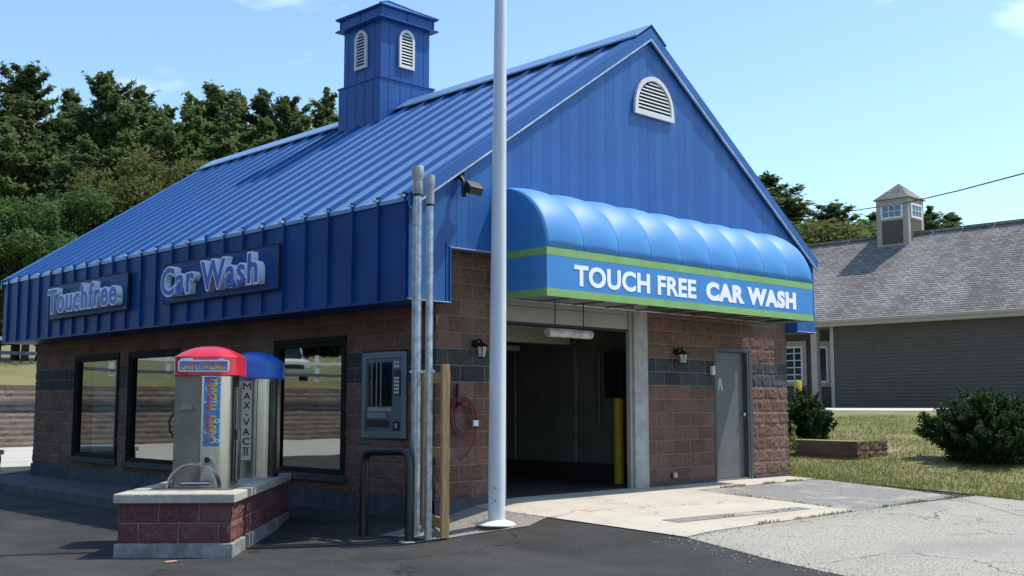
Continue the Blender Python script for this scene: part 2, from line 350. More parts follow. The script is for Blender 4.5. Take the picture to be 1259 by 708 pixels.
# concrete sidewalk along the sign side
mb = MB(); mb.box(-1.25, 0.02, 4.6, 12.5, -.6, -.235); mb.build('side_walk', M_concd, bevel=.02)['kind'] = 'structure'
# crack-filled joint + weeds: a dark drain strip in the apron
sheet('apron_seam', [(1.35, -2.35), (3.9, -2.55), (3.9, -2.75), (1.35, -2.6)], .017, M_patch)

# upper terrace / hill (one sheet from the retaining wall back)
def hz(x, y):
    if y < 31.4: return 1.86
    z = 1.86+(.42+.63*sstep(-14, 2, x))*sstep(31.4, 35.2, y)+max(0, y-40)*.075*min(1, (y-40)/30)
    return min(z, 12)
bm = bmesh.new(); xs = list(np.linspace(-300, 300, 61)); ys = [31.05, 31.4, 32, 33, 34, 35.2, 38, 42, 48, 56, 66, 80, 100, 130, 180, 260, 400]
V = [[bm.verts.new((x, y, hz(x, y)+(.15*noise.noise(Vector((x*.1, y*.1, 0))) if y > 36 else 0))) for y in ys] for x in xs]
for i in range(len(xs)-1):
    for j in range(len(ys)-1): bm.faces.new((V[i][j], V[i+1][j], V[i+1][j+1], V[i][j+1]))
me = bpy.data.meshes.new('hillside'); bm.to_mesh(me); bm.free(); me.materials.append(M_lawnb)
o = link(bpy.data.objects.new('hillside', me)); o['kind'] = 'structure'

# ------------------------------------------------------------------ block walls
C = .2032
def block_wall(name, fn, u0, u1, z0, z1, holes, parent, amp=.012, mats=None, band=(7, 9), par=1, fu=12.5, res=5, seed=0.):
    """fn(u,z,d) -> point; d is outward"""
    us = set([u0, u1]); zs = set([z0, z1]); h = .005
    for k in range(int(math.floor(u0/C)), int(math.ceil(u1/C))+1):
        b = k*C
        for t in [b-h, b+h]+[b+h+(C-2*h)*i/res for i in range(1, res)]:
            if u0 < t < u1: us.add(round(t, 5))
    for k in range(int(math.floor(z0/C)), int(math.ceil(z1/C))+1):
        b = k*C
        for t in [b-h, b+h]+[b+h+(C-2*h)*i/(res+1) for i in range(1, res+1)]:
            if z0 < t < z1: zs.add(round(t, 5))
    for a in holes:
        us |= {a[0], a[1]}; zs |= {a[2], a[3]}
    def clean(s):
        s = sorted(s); o = [s[0]]
        for t in s[1:]:
            if t-o[-1] > .0015: o.append(t)
        return o
    us = clean({u for u in us if u0 <= u <= u1}); zs = clean({z for z in zs if z0 <= z <= z1})
    def mort(u, z):
        dz = abs(z-round(z/C)*C)
        if dz < h+.0003: return True
        row = math.floor(z/C); off = 0 if (row % 2) == par else C
        t = (u-off)/(2*C); du = abs(t-round(t))*2*C
        return du < h+.0003
    V = []; idx = {}
    for i, u in enumerate(us):
        for j, z in enumerate(zs):
            if mort(u, z): d = -.006
            else:
                p = Vector((u*fu, z*fu, seed)); row = math.floor(z/C); off = 0 if row % 2 == par else C
                bl = math.floor((u-off)/(2*C))
                d = amp*(noise.fractal(p, 1.0, 2.0, 4)*1.3+.45*noise.noise(Vector((bl*3.3, row*5.1, seed)))+.4)
            idx[(i, j)] = len(V); V.append(fn(u, z, d))
    F = []; mi = []; ti = []
    for i in range(len(us)-1):
        for j in range(len(zs)-1):
            uc = (us[i]+us[i+1])/2; zc = (zs[j]+zs[j+1])/2
            if any(a[0] < uc < a[1] and a[2] < zc < a[3] for a in holes): continue
            F.append((idx[(i, j)], idx[(i+1, j)], idx[(i+1, j+1)], idx[(i, j+1)]))
            row = math.floor(zc/C); off = 0 if row % 2 == par else C; bl = math.floor((uc-off)/(2*C))
            m_ = 0 if mort(uc, zc) else (2 if band and band[0] <= row < band[1] else 1)
            mi.append(m_); ti.append(abs(math.sin(bl*12.9898+row*78.233+seed)*43758.5) % 1)
    me = bpy.data.meshes.new(name); me.from_pydata(V, [], F)
    for m in (mats or [MB_mort, MB_red, MB_blk]): me.materials.append(m)
    me.polygons.foreach_set('material_index', mi)
    at = me.attributes.new('tint', 'FLOAT', 'FACE'); at.data.foreach_set('value', ti)
    me.update()
    return link(bpy.data.objects.new(name, me), parent)

L = 12.356; WD = 7.813
bld = thing('car_wash_building', 'blue metal roofed car wash of red split face block with a cupola on its ridge', 'building', (0, 0, 0))
WIN = [(8.65, 10.42, .2, 2.0), (6.45, 8.18, .18, 2.0), (1.87, 3.53, .22, 2.0)]
block_wall('front_wall', lambda u, z, d: (u, -d, z), 0, WD, 0, 3.2, [(1.05, 4.05, -1, 9), (5.7, 6.76, -1, 2.03)], bld)
block_wall('side_wall', lambda u, z, d: (-d, u, z), 0, L, 0, 2.6, [(a, b, c, d) for a, b, c, d in WIN]+[(.52, 1.46, .70, 1.83)], bld, seed=3.7)
block_wall('far_wall', lambda u, z, d: (WD+d, u, z), 0, L, 0, 3.2, [], bld, seed=9.1, res=2)
mb = MB(); mb.box(0, WD, L-.15, L, -.4, 3.2); mb.build('rear_wall', M_taupe, bld)
# foundation
mb = MB(); mb.box(-.035, 0.0-.0, -.035, L, -.7, -.001); mb.box(-.035, 1.05, -.036, 0.12, -.7, -.0015); mb.box(4.05, 5.7, -.036, .12, -.4, -.0015); mb.box(6.76, WD+.03, -.036, .12, -.4, -.0015); mb.box(WD, WD+.035, .12, L, -.5, -.002)
mb.build('foundation', mat('painted_foundation', (.055, .068, .078), .7, var=.4, vscale=6, bump=.4), bld)
# inner leaves, ceiling, bay
mb = MB(); mb.box(.13, .19, .15, L-.2, 2.02, 3.1)
mb.build('inner_header', M_inner, bld)
mb = MB()
mb.box(.88, .92, .2, L-.2, -.05, 3.0)
mb.box(4.60, 4.65, .2, L-.2, .22, 3.0); mb.box(.9, 4.6, L-.3, L-.25, -.05, 3.0)
for y in (1.9, 3.3, 4.7, 6.1): mb.box(4.585, 4.6, y, y+.03, .22, 2.9, 1)
mb.build('bay_lining', [M_inner, mat('seam_strip', (.26, .25, .21), .6)], bld)
mb = MB(); mb.box(4.57, 4.66, .2, L-.2, -.1, .22); mb.build('bay_dado', M_inlow, bld)
mb = MB(); mb.box(.0, 7.7, .13, L-.2, 3.0, 3.1); mb.build('bay_ceiling', M_inner, bld)
mb = MB(); mb.box(.02, 7.75, .06, L-.1, -.3, -.05); mb.build('bay_floor', M_floor, bld)
mb = MB(); mb.box(1.0, 3.8, 1.3, 1.5, 2.06, 2.3); mb.box(1.0, 3.8, 2.4, 2.5, 2.0, 2.08, 1); mb.build('inner_beam', [mat('olive_beam', (.22, .22, .15), .6), M_panel], bld)
# jambs and door panel above the opening
mb = MB(); mb.box(3.74, 4.05, -.022, .13, -.05, 3.05)
for k in range(1, 15): mb.box(3.742, 4.048, -.0235, -.0225, k*C-.006, k*C+.004, 1)
mb.box(3.69, 3.74, .02, .09, -.05, 2.6, 2)
mb.build('door_jamb', [M_pjamb, mat('jamb_joint', (.33, .32, .29), .9), M_panel], bld)
mb = MB(); mb.box(1.05, 1.18, -.01, .35, -.05, 3.05); mb.build('door_jamb', M_pjamb, bld)
mb = MB()
for k in range(4): mb.box(1.18, 3.7, .055-.002*k, .09, 2.225+k*.21, 2.225+k*.21+.205)
mb.box(1.1, 3.7, .05, .12, 2.19, 2.223, 1)
mb.build('roller_door', [M_panel, M_black], bld, bevel=.004)
# ---- roof
SL = (6.66-3.60)/(WD/2+.6)
def rz(x): return 3.60+SL*(x+.6) if x <= WD/2 else 3.60+SL*(WD-x+.6)
YF, YB = -.24, 12.66
mb = MB(); nx, nz_ = -SL/math.hypot(1, SL), 1/math.hypot(1, SL)
for side in (0, 1):
    fx = (lambda x: x) if side == 0 else (lambda x: WD-x)
    a, b = (-.62, 3.60-.62*0-SL*.02), (WD/2, 6.66)
    pts = [(fx(a[0]), a[1]), (fx(b[0]), b[1]), (fx(b[0]), b[1]-.06), (fx(a[0]), a[1]-.05)]
    mb.prism(pts, 1, YF, YB)
    y = -.17
    ys_ = []
    while y < YB: ys_.append(y); y += .521
    for k, y in enumerate(ys_):
        pts = [(fx(a[0]-.012), a[1]-.01), (fx(b[0]-.2), rz(b[0]-.2)-.004), (fx(b[0]-.2), rz(b[0]-.2)+.058), (fx(a[0]-.012), a[1]+.058)]
        mb.prism(pts, 1, y-.012, y+.012, 1)
mb.build('roof', [M_blueroof, M_blue], bld)
# ridge cap raised over the ribs, stopping at the cupola
mb = MB()
for (y0, y1) in ((-.30, 5.44), (6.78, 12.72)):
    w = .34
    for fx in ((lambda x: x), (lambda x: WD-x)):
        mb.prism([(fx(WD/2-w), rz(WD/2-w)+.092), (fx(WD/2), rz(WD/2)+.10), (fx(WD/2), rz(WD/2)+.09), (fx(WD/2-w), rz(WD/2-w)+.08)], 1, y0, y1)
        mb.prism([(fx(WD/2-w), rz(WD/2-w)+.093), (fx(WD/2-w-.012), rz(WD/2-w)+.093), (fx(WD/2-w-.012), rz(WD/2-w)+.066), (fx(WD/2-w), rz(WD/2-w)+.066)], 1, y0, y1)
        mb.prism([(fx(WD/2-w+.03), rz(WD/2-w+.03)-.01), (fx(WD/2), rz(WD/2)-.02), (fx(WD/2), rz(WD/2)+.072), (fx(WD/2-w+.03), rz(WD/2-w+.03)+.05)], 1, y0+.02, y1-.02, 1)
mb.build('ridge_cap', [M_blueroof, M_dark], bld)
# rake trims, front and back
for (yo, s) in ((-.285, 1), (12.665, -1)):
    mb = MB()
    for fx in ((lambda x: x), (lambda x: WD-x)):
        ya, yb = (yo, yo+.045) if s == 1 else (yo, yo+.045)
        mb.prism([(fx(-.64), rz(-.64)+.05), (fx(WD/2), rz(WD/2)+.05), (fx(WD/2), rz(WD/2)-.12), (fx(-.64), rz(-.64)-.12)], 1, ya, yb)
        yc = (yo+.045, yo+.26) if s == 1 else (yo-.22, yo)
        mb.prism([(fx(-.63), rz(-.63)+.05), (fx(WD/2-.3), rz(WD/2-.3)+.05), (fx(WD/2-.3), rz(WD/2-.3)+.035), (fx(-.63), rz(-.63)+.035)], 1, *yc)
        if s == 1: mb.prism([(fx(-.62), rz(-.62)-.121), (fx(WD/2), rz(WD/2)-.121), (fx(WD/2), rz(WD/2)-.145), (fx(-.62), rz(-.62)-.145)], 1, ya-.006, ya+.03, 1)
    mb.build('rake_trim', [M_blue, M_flash], bld)
# gable siding boards
mb = MB(); x = -.60; k = 0; tn = []
H0, HG = 2.378, 3.05
while x < WD+.6-.02:
    w = [.19, .11, .19, .19, .11][k % 5] if False else .186
    x1 = min(x+w, WD+.6)
    for xa, xb in ((x, x1),):
        segs = [(xa, xb)]
        for cut in (.03, 7.83, WD/2):
            ns = []
            for a, b in segs:
                if a < cut < b: ns += [(a, cut), (cut, b)]
                else: ns.append((a, b))
            segs = ns
        for a, b in segs:
            zb = H0 if (b <= .031 or a >= 7.829) else HG
            gp = .007
            A = a+(gp if a == xa else 0)
            ta, tb = rz(A)-.10, rz(b)-.10
            y1 = -.21-.004*((k*7) % 3); dtilt = .007
            v = [(A, y1+dtilt, zb), (b, y1, zb), (b, y1, tb), (A, y1+dtilt, ta), (A, -.185, zb), (b, -.185, zb), (b, -.185, tb), (A, -.185, ta)]
            mb.add(v, [(0, 1, 2, 3), (0, 3, 7, 4), (1, 5, 6, 2), (0, 4, 5, 1), (3, 2, 6, 7)], (0, 1, 0, 0, 1, 0, 1)[k % 7])
    x = x1; k += 1
mb.build('gable_siding', [M_blue, mat('blue_metal_faded', (.024, .120, .35), .44, .0, var=.14, vscale=1.1, bump=.05, bscale=3, spec=.45)], bld)
mb = MB()
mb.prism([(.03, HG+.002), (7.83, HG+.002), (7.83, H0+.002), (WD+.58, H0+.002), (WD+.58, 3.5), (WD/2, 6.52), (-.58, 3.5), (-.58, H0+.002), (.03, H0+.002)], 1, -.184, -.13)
mb.build('gable_backing', M_blueshade, bld); mb = MB(); mb.prism([(-.58, 2.4), (-.58, 3.499), (WD+.58, 3.499), (WD+.58, 2.4)], 1, 12.4, 12.5); mb.prism([(-.58, 3.5), (WD/2, 6.52), (WD+.58, 3.5)], 1, 12.4, 12.5)
mb.build('rear_gable', M_blueshade, bld)
mb = MB()
mb.box(.03, 7.83, -.235, -.14, HG-.012, HG-.001); mb.box(-.61, .045, -.235, -.14, H0-.012, H0-.001); mb.box(7.815, WD+.61, -.235, -.14, H0-.012, H0-.001)
mb.build('drip_edge', M_flash, bld)
mb = MB(); mb.box(.0305, .045, -.23, 0.0, H0, HG); mb.box(7.815, 7.8295, -.23, 0, H0, HG); mb.box(-.03, -.02, -.224, -.2, H0+.01, 3.1)
mb.box(.045, 7.815, -.14, .02, HG+.0, HG+.012)
mb.build('return_trim', M_blue, bld)
# skirts with ribs
def skirt(side):
    mb = MB(); X = -.60 if side == 0 else WD+.60; s = -1 if side == 0 else 1
    mb.box(min(X, X-s*.03), max(X, X-s*.03), -.2, 12.62, H0, 3.585)
    y = -.17
    while y < 12.62:
        mb.box(min(X, X+s*.04), max(X, X+s*.04), y-.011, y+.011, H0+.004, 3.60+.0)
        mb.box(min(X-s*.0, X+s*.05), max(X-s*.0, X+s*.05), y-.018, y+.018, 3.59, 3.642, 0)
        y += .521
    for k in range(24):   # bent tabs at the rib ends
        if random.random() < .6:
            yy = -.17+.521*k
            mb.box(min(X+s*.035, X+s*.075), max(X+s*.035, X+s*.075), yy-.02, yy+.035+random.random()*.05, 3.600-random.random()*.03, 3.607, 1)
    mb.box(min(X-s*.6, X+s*.015), max(X-s*.6, X+s*.015), -.2, 12.62, H0-.02, H0-.001, 0)
    mb.box(min(X, X+s*.02), max(X, X+s*.02), -.2, 12.62, H0-.02, H0+.02, 0)
    mb.build('side_skirt', [M_blueshade, M_flash], bld)
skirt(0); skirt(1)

# ---- cupola
cup = bpy.data.objects.new('cupola', None); link(cup, bld)
cx, cy = WD/2, 6.1; h1, h2 = .64, .574
mb = MB(); mb.box(cx-h1, cx+h1, cy-h1, cy+h1, 5.9, 7.09)
mb.box(cx-h1-.02, cx+h1+.02, cy-h1-.02, cy+h1+.02, 7.075, 7.10)
for t in np.arange(-h1+.2, h1, .27):
    mb.box(cx-h1-.006, cx-h1, cy+t-.006, cy+t+.006, 5.9, 7.07); mb.box(cx+t-.006, cx+t+.006, cy-h1-.006, cy-h1, 5.9, 7.07)
mb.build('cupola_base', mat('blue_cupola_shaded', (.014, .085, .29), .42, var=.15, vscale=1.5, bump=.05, bscale=3, spec=.35), cup)  # gable blue darkened to put the cupola's shaded side into the colour
mb = MB(); mb.box(cx-h2, cx+h2, cy-h2, cy+h2, 7.1, 8.22)
for t in np.arange(-h2+.2, h2, .27):
    mb.box(cx-h2-.006, cx-h2, cy+t-.006, cy+t+.006, 7.1, 8.2); mb.box(cx+t-.006, cx+t+.006, cy-h2-.006, cy-h2, 7.1, 8.2)
mb.build('cupola_tower', MATS['blue_cupola_shaded'], cup)
mb = MB(); e = .70
mb.box(cx-e, cx+e, cy-e, cy+e, 8.20, 8.225); mb.box(cx-.63, cx+.63, cy-.63, cy+.63, 8.225, 8.42)
for sx in (-1, 1):
    for t in (-.63, 0, .61):
        mb.box(cx+sx*.63-.015, cx+sx*.63+.015, cy+t, cy+t+.02, 8.225, 8.44); mb.box(cx+t, cx+t+.02, cy+sx*.63-.015, cy+sx*.63+.015, 8.225, 8.44)
mb.box(cx-e+.02, cx+e-.02, cy-e+.02, cy+e-.02, 8.42, 8.435)
v = [(cx-e, cy-e, 8.437), (cx+e, cy-e, 8.437), (cx+e, cy+e, 8.437), (cx-e, cy+e, 8.437), (cx, cy, 8.82)]
mb.add(v, [(0, 1, 4), (1, 2, 4), (2, 3, 4), (3, 0, 4), (3, 2, 1, 0)])
for c_ in v[:4]: mb.tube([Vector(c_)+Vector((0, 0, .01)), Vector(v[4])+Vector((0, 0, .015))], .016, 6)
mb.build('cupola_cap', MATS['blue_cupola_shaded'], cup)
def arch_pts(w, h, n=14, squat=1):
    r = w/2; zc = h-r*squat
    return [(-r, 0), (r, 0)]+[(r*math.cos(math.pi*k/n), zc+r*squat*math.sin(math.pi*k/n)) for k in range(n+1)]
def arch_louver(name, parent, org, face, w, h, n_sl, squat=1, fw=.05):
    # local: x right, y up, z outward
    mb = MB(); out = arch_pts(w, h, squat=squat); inn = [(x*(w-2*fw)/w, fw+(z)*(h-2*fw)/h) for x, z in out]
    n = len(out)
    v = [(x, z, 0) for x, z in out]+[(x, z, .045) for x, z in out]+[(x, z, .045) for x, z in inn]+[(x, z, .0) for x, z in inn]
    f = []
    for i in range(n):
        j = (i+1) % n
        f += [(i, j, n+j, n+i), (n+i, n+j, 2*n+j, 2*n+i), (2*n+i, 2*n+j, 3*n+j, 3*n+i)]
    mb.add([face(org) @ Vector(a) for a in v], f)
    mb.add([face(org) @ Vector((x, z, .003)) for x, z in inn], [tuple(range(n))], 1)
    zz = fw; step = (h-2*fw)/n_sl; r = (w-2*fw)/2; zc = h-w/2*squat
    for k in range(n_sl):
        z0 = fw+k*step; zt = z0+step*.55
        if zt > zc: hw = r*math.sqrt(max(0, 1-((zt-zc)/(h-fw-zc))**2))
        else: hw = r
        if hw < .03: continue
        a = [(-hw, z0, .038), (hw, z0, .038), (hw, zt, .012), (-hw, zt, .012), (-hw, z0-.008, .038), (hw, z0-.008, .038), (hw, zt-.008, .008), (-hw, zt-.008, .008)]
        mb.add([face(org) @ Vector(p) for p in a], [(0, 1, 2, 3), (4, 7, 6, 5), (0, 4, 5, 1), (2, 6, 7, 3), (0, 3, 7, 4), (1, 5, 6, 2)])
    return mb.build(name, [M_louver, M_dark], parent, fix=False)
arch_louver('louver_vent', cup, (cx-h2-.007, 6.1, 7.36), LEFTF, .36, .74, 11)
arch_louver('louver_vent', cup, (cx, cy-h2-.007, 7.36), FRONTF, .36, .74, 11)
arch_louver('gable_vent', bld, (4.0, -.222, 5.36), FRONTF, .92, .62, 9, squat=1.15, fw=.07)

# ---- windows on the sign side
for (a, b, c, d) in WIN:
    w = bpy.data.objects.new('window', None); link(w, bld)
    mb = MB(); t = .06
    for (y0, y1, z0, z1) in ((a, a+t, c, d), (b-t, b, c, d), (a+t, b-t, c, c+t), (a+t, b-t, d-t, d)): mb.box(-.012, .10, y0, y1, z0, z1)
    mb.box(-.03, -.008, a-.05, b+.05, d-.01, d+.06); mb.box(-.028, -.008, b, b+.05, c, d-.01); mb.box(-.028, -.008, a-.05, a, c, d-.01)
    mb.build('frame', M_bronze, w, bevel=.004)
    mb = MB(); mb.box(-.07, .02, a-.1, b+.1, c-.10, c-.002); mb.build('sill', mat('dark_sill', (.05, .045, .045), .7, var=.3), w, bevel=.008)
    mb = MB(); mb.add([(.045, a+t, c+t), (.045, b-t, c+t), (.045, b-t, d-t), (.045, a+t, d-t)], [(0, 3, 2, 1)])
    mb.build('pane', M_glass, w, fix=False)
mb = MB(); mb.box(.14, .17, 8.72, 9.95, .22, 1.98); mb.build('inside_screen', mat('pale_screen', (.42, .50, .48), .7, var=.1, vscale=2), bld)

# ---- personnel door
dr = bpy.data.objects.new('door', None); link(dr, bld)
mb = MB(); mb.box(5.765, 6.61, .075, .115, -.02, 1.975); mb.build('door_leaf', M_door, dr, bevel=.004)
mb = MB(); mb.box(5.70, 5.763, -.012, .14, -.05, 2.03); mb.box(6.612, 6.76, -.012, .14, -.05, 2.03); mb.box(5.763, 6.612, -.011, .14, 1.977, 2.03); mb.box(6.66, 6.70, -.02, -.012, -.05, 2.03)
mb.build('door_frame', mat('door_frame_grey', (.07, .072, .072), .45, var=.2), dr, bevel=.003)
mb = MB(); mb.box(5.763, 6.612, .0, .12, -.05, -.021); mb.build('threshold', M_steeld, dr)
mb = MB(); mb.tube([(6.55, .075, .98), (6.55, .03, .98)], .014, 10); mb.lathe([(0.002, -.03), (.02, -.028), (.03, -.01), (.03, .01), (.02, .028), (.002, .03)], (6.55, .02, .98), 12)
mb.build('door_knob', M_steel, dr)
pth = [(5.995+.05*math.sin(t)*(1 if 1 else 0), .072, 1.50+.055*math.cos(t)) for t in [R(-140+20*k) for k in range(15)]]
pth = [(5.91, .071, 1.30)]+pth+[(6.08, .071, 1.30)]
pth = [(5.97+(p[0]-5.995)*.62, p[1], 1.46+(p[2]-1.44)*.72) for p in pth]
mb = MB(); mb.tube(pth, .009, 6); rb = mb.build('ribbon_decal', M_letter, dr)

# ------------------------------------------------------------------ awning
aw = thing('awning', 'blue vinyl barrel awning with green stripes and white words over the wash bay', 'awning', (0, 0, 0))
AX0, AX1, AY, AT, AV, AB = .82, 6.87, -1.09, 3.86, 3.04, 2.445
NP = 9; NS = 16; NTH = 14; V = []; F = []; mi = []
cols = NP*NS+1
xs_ = [AX0+(AX1-AX0)*i/(cols-1) for i in range(cols)]
def prof(th):  # th 0 at wall top, pi/2 at valance top
    a = (-.212-AY); return (-.212-a*math.sin(th)**1.0, AV+(AT-AV)*math.cos(th))
for i, x in enumerate(xs_):
    t = (i % NS)/NS; puff = math.sin(math.pi*t)**.62*.058 if 0 < i < cols-1 else 0
    for j in range(NTH+1):
        th = math.pi/2*j/NTH; y, z = prof(th); w_ = math.sin(math.pi*min(1, (j+1.6)/(NTH+1.6)))**.6 if j < NTH else 0
        ny, nz2 = -math.sin(th), math.cos(th)
        k_ = puff*w_+.004*noise.noise(Vector((x*3, j*.6, 0)))*(1 if j < NTH else 0)
        V.append((x, y+ny*k_, z+nz2*k_))
for i in range(cols-1):
    for j in range(NTH):
        a = i*(NTH+1)+j; F.append((a, a+1, a+NTH+2, a+NTH+1))
mb = MB(); mb.add(V, F, 0, True)
for i in range(NS, cols-1, NS):
    mb.tube([V[i*(NTH+1)+j] for j in range(NTH+1)], .005, 5)
# ends (above the valance line)
for X, s in ((AX0, 1), (AX1, -1)):
    ring = [(X, *prof(math.pi/2*j/NTH)) for j in range(NTH+1)]+[(X, -.212, AV)]
    mb.add(ring, [tuple(range(len(ring)))], 0, False)
cv = mb.build('cover', M_awn, aw, fix=False)
sd = cv.modifiers.new('thick', 'SOLIDIFY'); sd.thickness = .004; sd.offset = -1
def valance(name, z0, z1, m, off):
    mb = MB()
    mb.box(AX0-off, AX1+off, AY-off, AY+.01, z0, z1); mb.box(AX0-off, AX0+.01, AY+.01, -.214, z0, z1); mb.box(AX1-.01, AX1+off, AY+.01, -.214, z0, z1)
    return mb.build(name, m, aw)
valance('green_stripe', AV-.095, AV, M_awng, .004); valance('valance', AB+.095, AV-.095, M_awn, .002); valance('green_stripe', AB, AB+.095, M_awng, .004)
mb = MB()
for y in (AY+.03, -.26): mb.tube([(AX0+.03, y, AB+.03), (AX1-.03, y, AB+.03)], .016, 6)
for x in np.linspace(AX0+.03, AX1-.03, NP+1): mb.tube([(x, -.25, AB+.03), (x, AY+.03, AB+.03), (x, AY+.03, AV-.02)], .014, 6)
mb.build('frame_tubes', M_galv, aw)
zc = (AB+AV)/2-.012
text_mesh('lettering', 'TOUCH FREE', M_letter, aw, 2.50, .265, .004, FRONTF((2.55, AY-.0035, zc)), offset=.034, space=1.04)
text_mesh('lettering', 'CAR WASH', M_letter, aw, 2.34, .265, .004, FRONTF((5.20, AY-.0035, zc)), offset=.06, space=1.1)

# ------------------------------------------------------------------ channel letter signs on the skirt
def sign(label, txt, y0, y1, z0, z1, ty0, ty1, tz0, tz1):
    t = thing('wall_sign', label, 'sign', (-.64, (y0+y1)/2, z0)); 
    mb = MB(); P = lambda y, z: (y, z)
    mb.box(-.03, .0, -(y1-y0)/2, (y1-y0)/2, 0, z1-z0); mb.box(-.036, .0, -(y1-y0)/2-.015, -(y1-y0)/2, -.015, z1-z0+.015, 1); mb.box(-.036, .0, (y1-y0)/2, (y1-y0)/2+.015, -.015, z1-z0+.015, 1)
    mb.box(-.036, .0, -(y1-y0)/2, (y1-y0)/2, z1-z0, z1-z0+.015, 1); mb.box(-.036, .0, -(y1-y0)/2, (y1-y0)/2, -.015, 0, 1)
    mb.build('backboard', [M_blueshade, M_dark], t)
    cyy = (ty0+ty1)/2-(y0+y1)/2; czz = (tz0+tz1)/2-z0
    text_mesh('letter_body', txt, mat('letter_return', (.78, .84, .92), .5), t, ty1-ty0, tz1-tz0, .10, LEFTF((-.033, cyy, czz)), offset=.06, space=1.1)
    text_mesh('letter_face', txt, mat('letter_face_blue', (.025, .10, .50), .4), t, ty1-ty0, tz1-tz0, .006, LEFTF((-.1325, cyy, czz)), offset=.018, space=1.1, reuse=True)
sign('blue sign with raised letters reading Car Wash on the side skirt', 'Car Wash', 2.47, 5.70, 2.70, 3.29, 2.80, 5.62, 2.77, 3.24)
sign('blue sign with raised letters reading Touchfree, farthest down the side skirt', 'Touchfree', 6.97, 10.15, 2.70, 3.30, 7.12, 9.98, 2.76, 3.24)

# ------------------------------------------------------------------ flagpole
fp = thing('flagpole', 'tall white tapering flagpole on a round base plate before the bay', 'flagpole', (.12, -.95, g(.12, -.95)+.008))
mb = MB(); prof_ = [(.098, .02), (.098, .6), (.094, 2.5), (.078, 5), (.062, 8), (.045, 10.2), (.04, 10.4)]
mb.lathe(prof_, (0, 0, 0), 32); mb.build('pole', M_pole, fp)
mb = MB(); mb.lathe([(.235, 0), (.235, .012), (.16, .04), (.11, .055), (.098, .06)], (0, 0, 0), 36); mb.build('base_plate', M_white, fp)
mb = MB(); mb.lathe([(.002, 10.4), (.04, 10.41), (.07, 10.47), (.04, 10.53), (.002, 10.54)], (0, 0, 0), 16); mb.build('finial', M_white, fp)
mb = MB()
for z in (.28, .42):
    mb = MB(); mb.tube([(-.075, -.058, z), (-.085, -.066, z)], .012, 8); mb.build('bolt', M_steeld, fp)

fp.rotation_euler = (R(.42)*.7, R(.42)*.7, 0)
# ------------------------------------------------------------------ vent pipes on a timber frame
def pipe(label, x, y, r, ztop, grp):
    z0 = g(x, y)-.02; t = thing('vent_pipe', label, 'pipe', (x, y, z0)); H = ztop-z0
    mb = MB(); mb.tube([(0, 0, 0), (0, 0, H-.2)], r, 20); mb.build('riser', M_galv, t)
    mb = MB(); mb.lathe([(r*1.02, H-.34), (r*1.1, H-.33), (r*1.1, H-.2), (r*1.02, H-.2), (r*1.02, H-.16), (r*1.25, H-.13), (r*1.3, H-.02), (r*1.2, H)], (0, 0, 0), 20)
    mb.build('cap', mat('pipe_cap', (.46, .45, .43), .55, .4, var=.3), t)
    mb = MB(); mb.lathe([(r*1.01, H-.36), (r*1.12, H-.36), (r*1.12, H-.335), (r*1.01, H-.335)], (0, 0, 0), 16); mb.build('ring', M_rub, t)
    for zz in (1.52-z0, .0+.12):
        mb = MB(); mb.lathe([(r*1.0, zz-.018), (r*1.12, zz-.018), (r*1.12, zz+.018), (r*1.0, zz+.018)], (0, 0, 0), 16); mb.box(-r-.035, r+.035, -.012, .012, zz-.014, zz+.014, 0)
        mb.build('clamp', M_galv, t)
pipe('thicker and taller galvanised vent pipe, left of the pair at the corner', -.575, -.335, .056, 3.93, None)
PX = {}
pipe('thinner galvanised vent pipe, right of the pair at the corner', -.62, -.62, .042, 3.77, None)
wf = thing('timber_frame', 'treated timber post frame standing beside the two vent pipes', 'post frame', (-.40, -.48, g(-.4, -.48)-.01))
ang = math.atan2(.67, .29)
fmx = Matrix.Rotation(ang, 4, 'Z')
for (px_, w_, h_) in ((-.36, .085, 1.92), (.40, .08, 1.88)):
    mb = MB(); mb.box(px_-.04, px_+.04, -w_/2, w_/2, 0, h_, 0, fmx); mb.build('post', M_wood, wf, bevel=.004)
for zz in (1.78, .92, .13):
    mb = MB(); mb.box(-.30, .36, -.08, -.045, zz-.06, zz+.06, 0, fmx); mb.build('rail', M_wood, wf, bevel=.003)

# ------------------------------------------------------------------ black hoop barrier
hp = thing('hoop_barrier', 'black steel hoop barrier bent over the asphalt beside the pay kiosk', 'barrier', (0, 0, 0))
A = Vector((-1.02, .03, g(-1.02, .03))); B = Vector((-.99, -.62, g(-.99, -.62)))
A = Vector((-.80, .33, -.42)); B = Vector((-.79, -.50, -.39))
hh = 1.02; rr = .13; d = (B-A); Lh = d.length; d.normalize(); pts = [A]
for k in range(7): t = R(90*k/6); pts.append(A+d*(rr-rr*math.cos(t))+Vector((0, 0, hh-rr+rr*math.sin(t))))
for k in range(7): t = R(90-90*k/6); pts.append(A+d*(Lh-rr+rr*math.cos(t))+Vector((0, 0, hh-rr+rr*math.sin(t))))
pts.append(B)
hp.location = (A+B)/2
mb = MB(); mb.tube([p-hp.location for p in pts], .052, 16); mb.build('hoop', M_blackp, hp)
mb = MB(); c_ = B-hp.location
ring = [(c_.x+(.09+.10*abs(noise.noise(Vector((k*.7, 1, 0)))))*math.cos(k*.4), c_.y+(.09+.10*abs(noise.noise(Vector((k*.7, 5, 0)))))*math.sin(k*.4)) for k in range(15)]
mb.prism(ring, 2, c_.z-.01, c_.z+.022); mb.build('footing', M_white, hp)

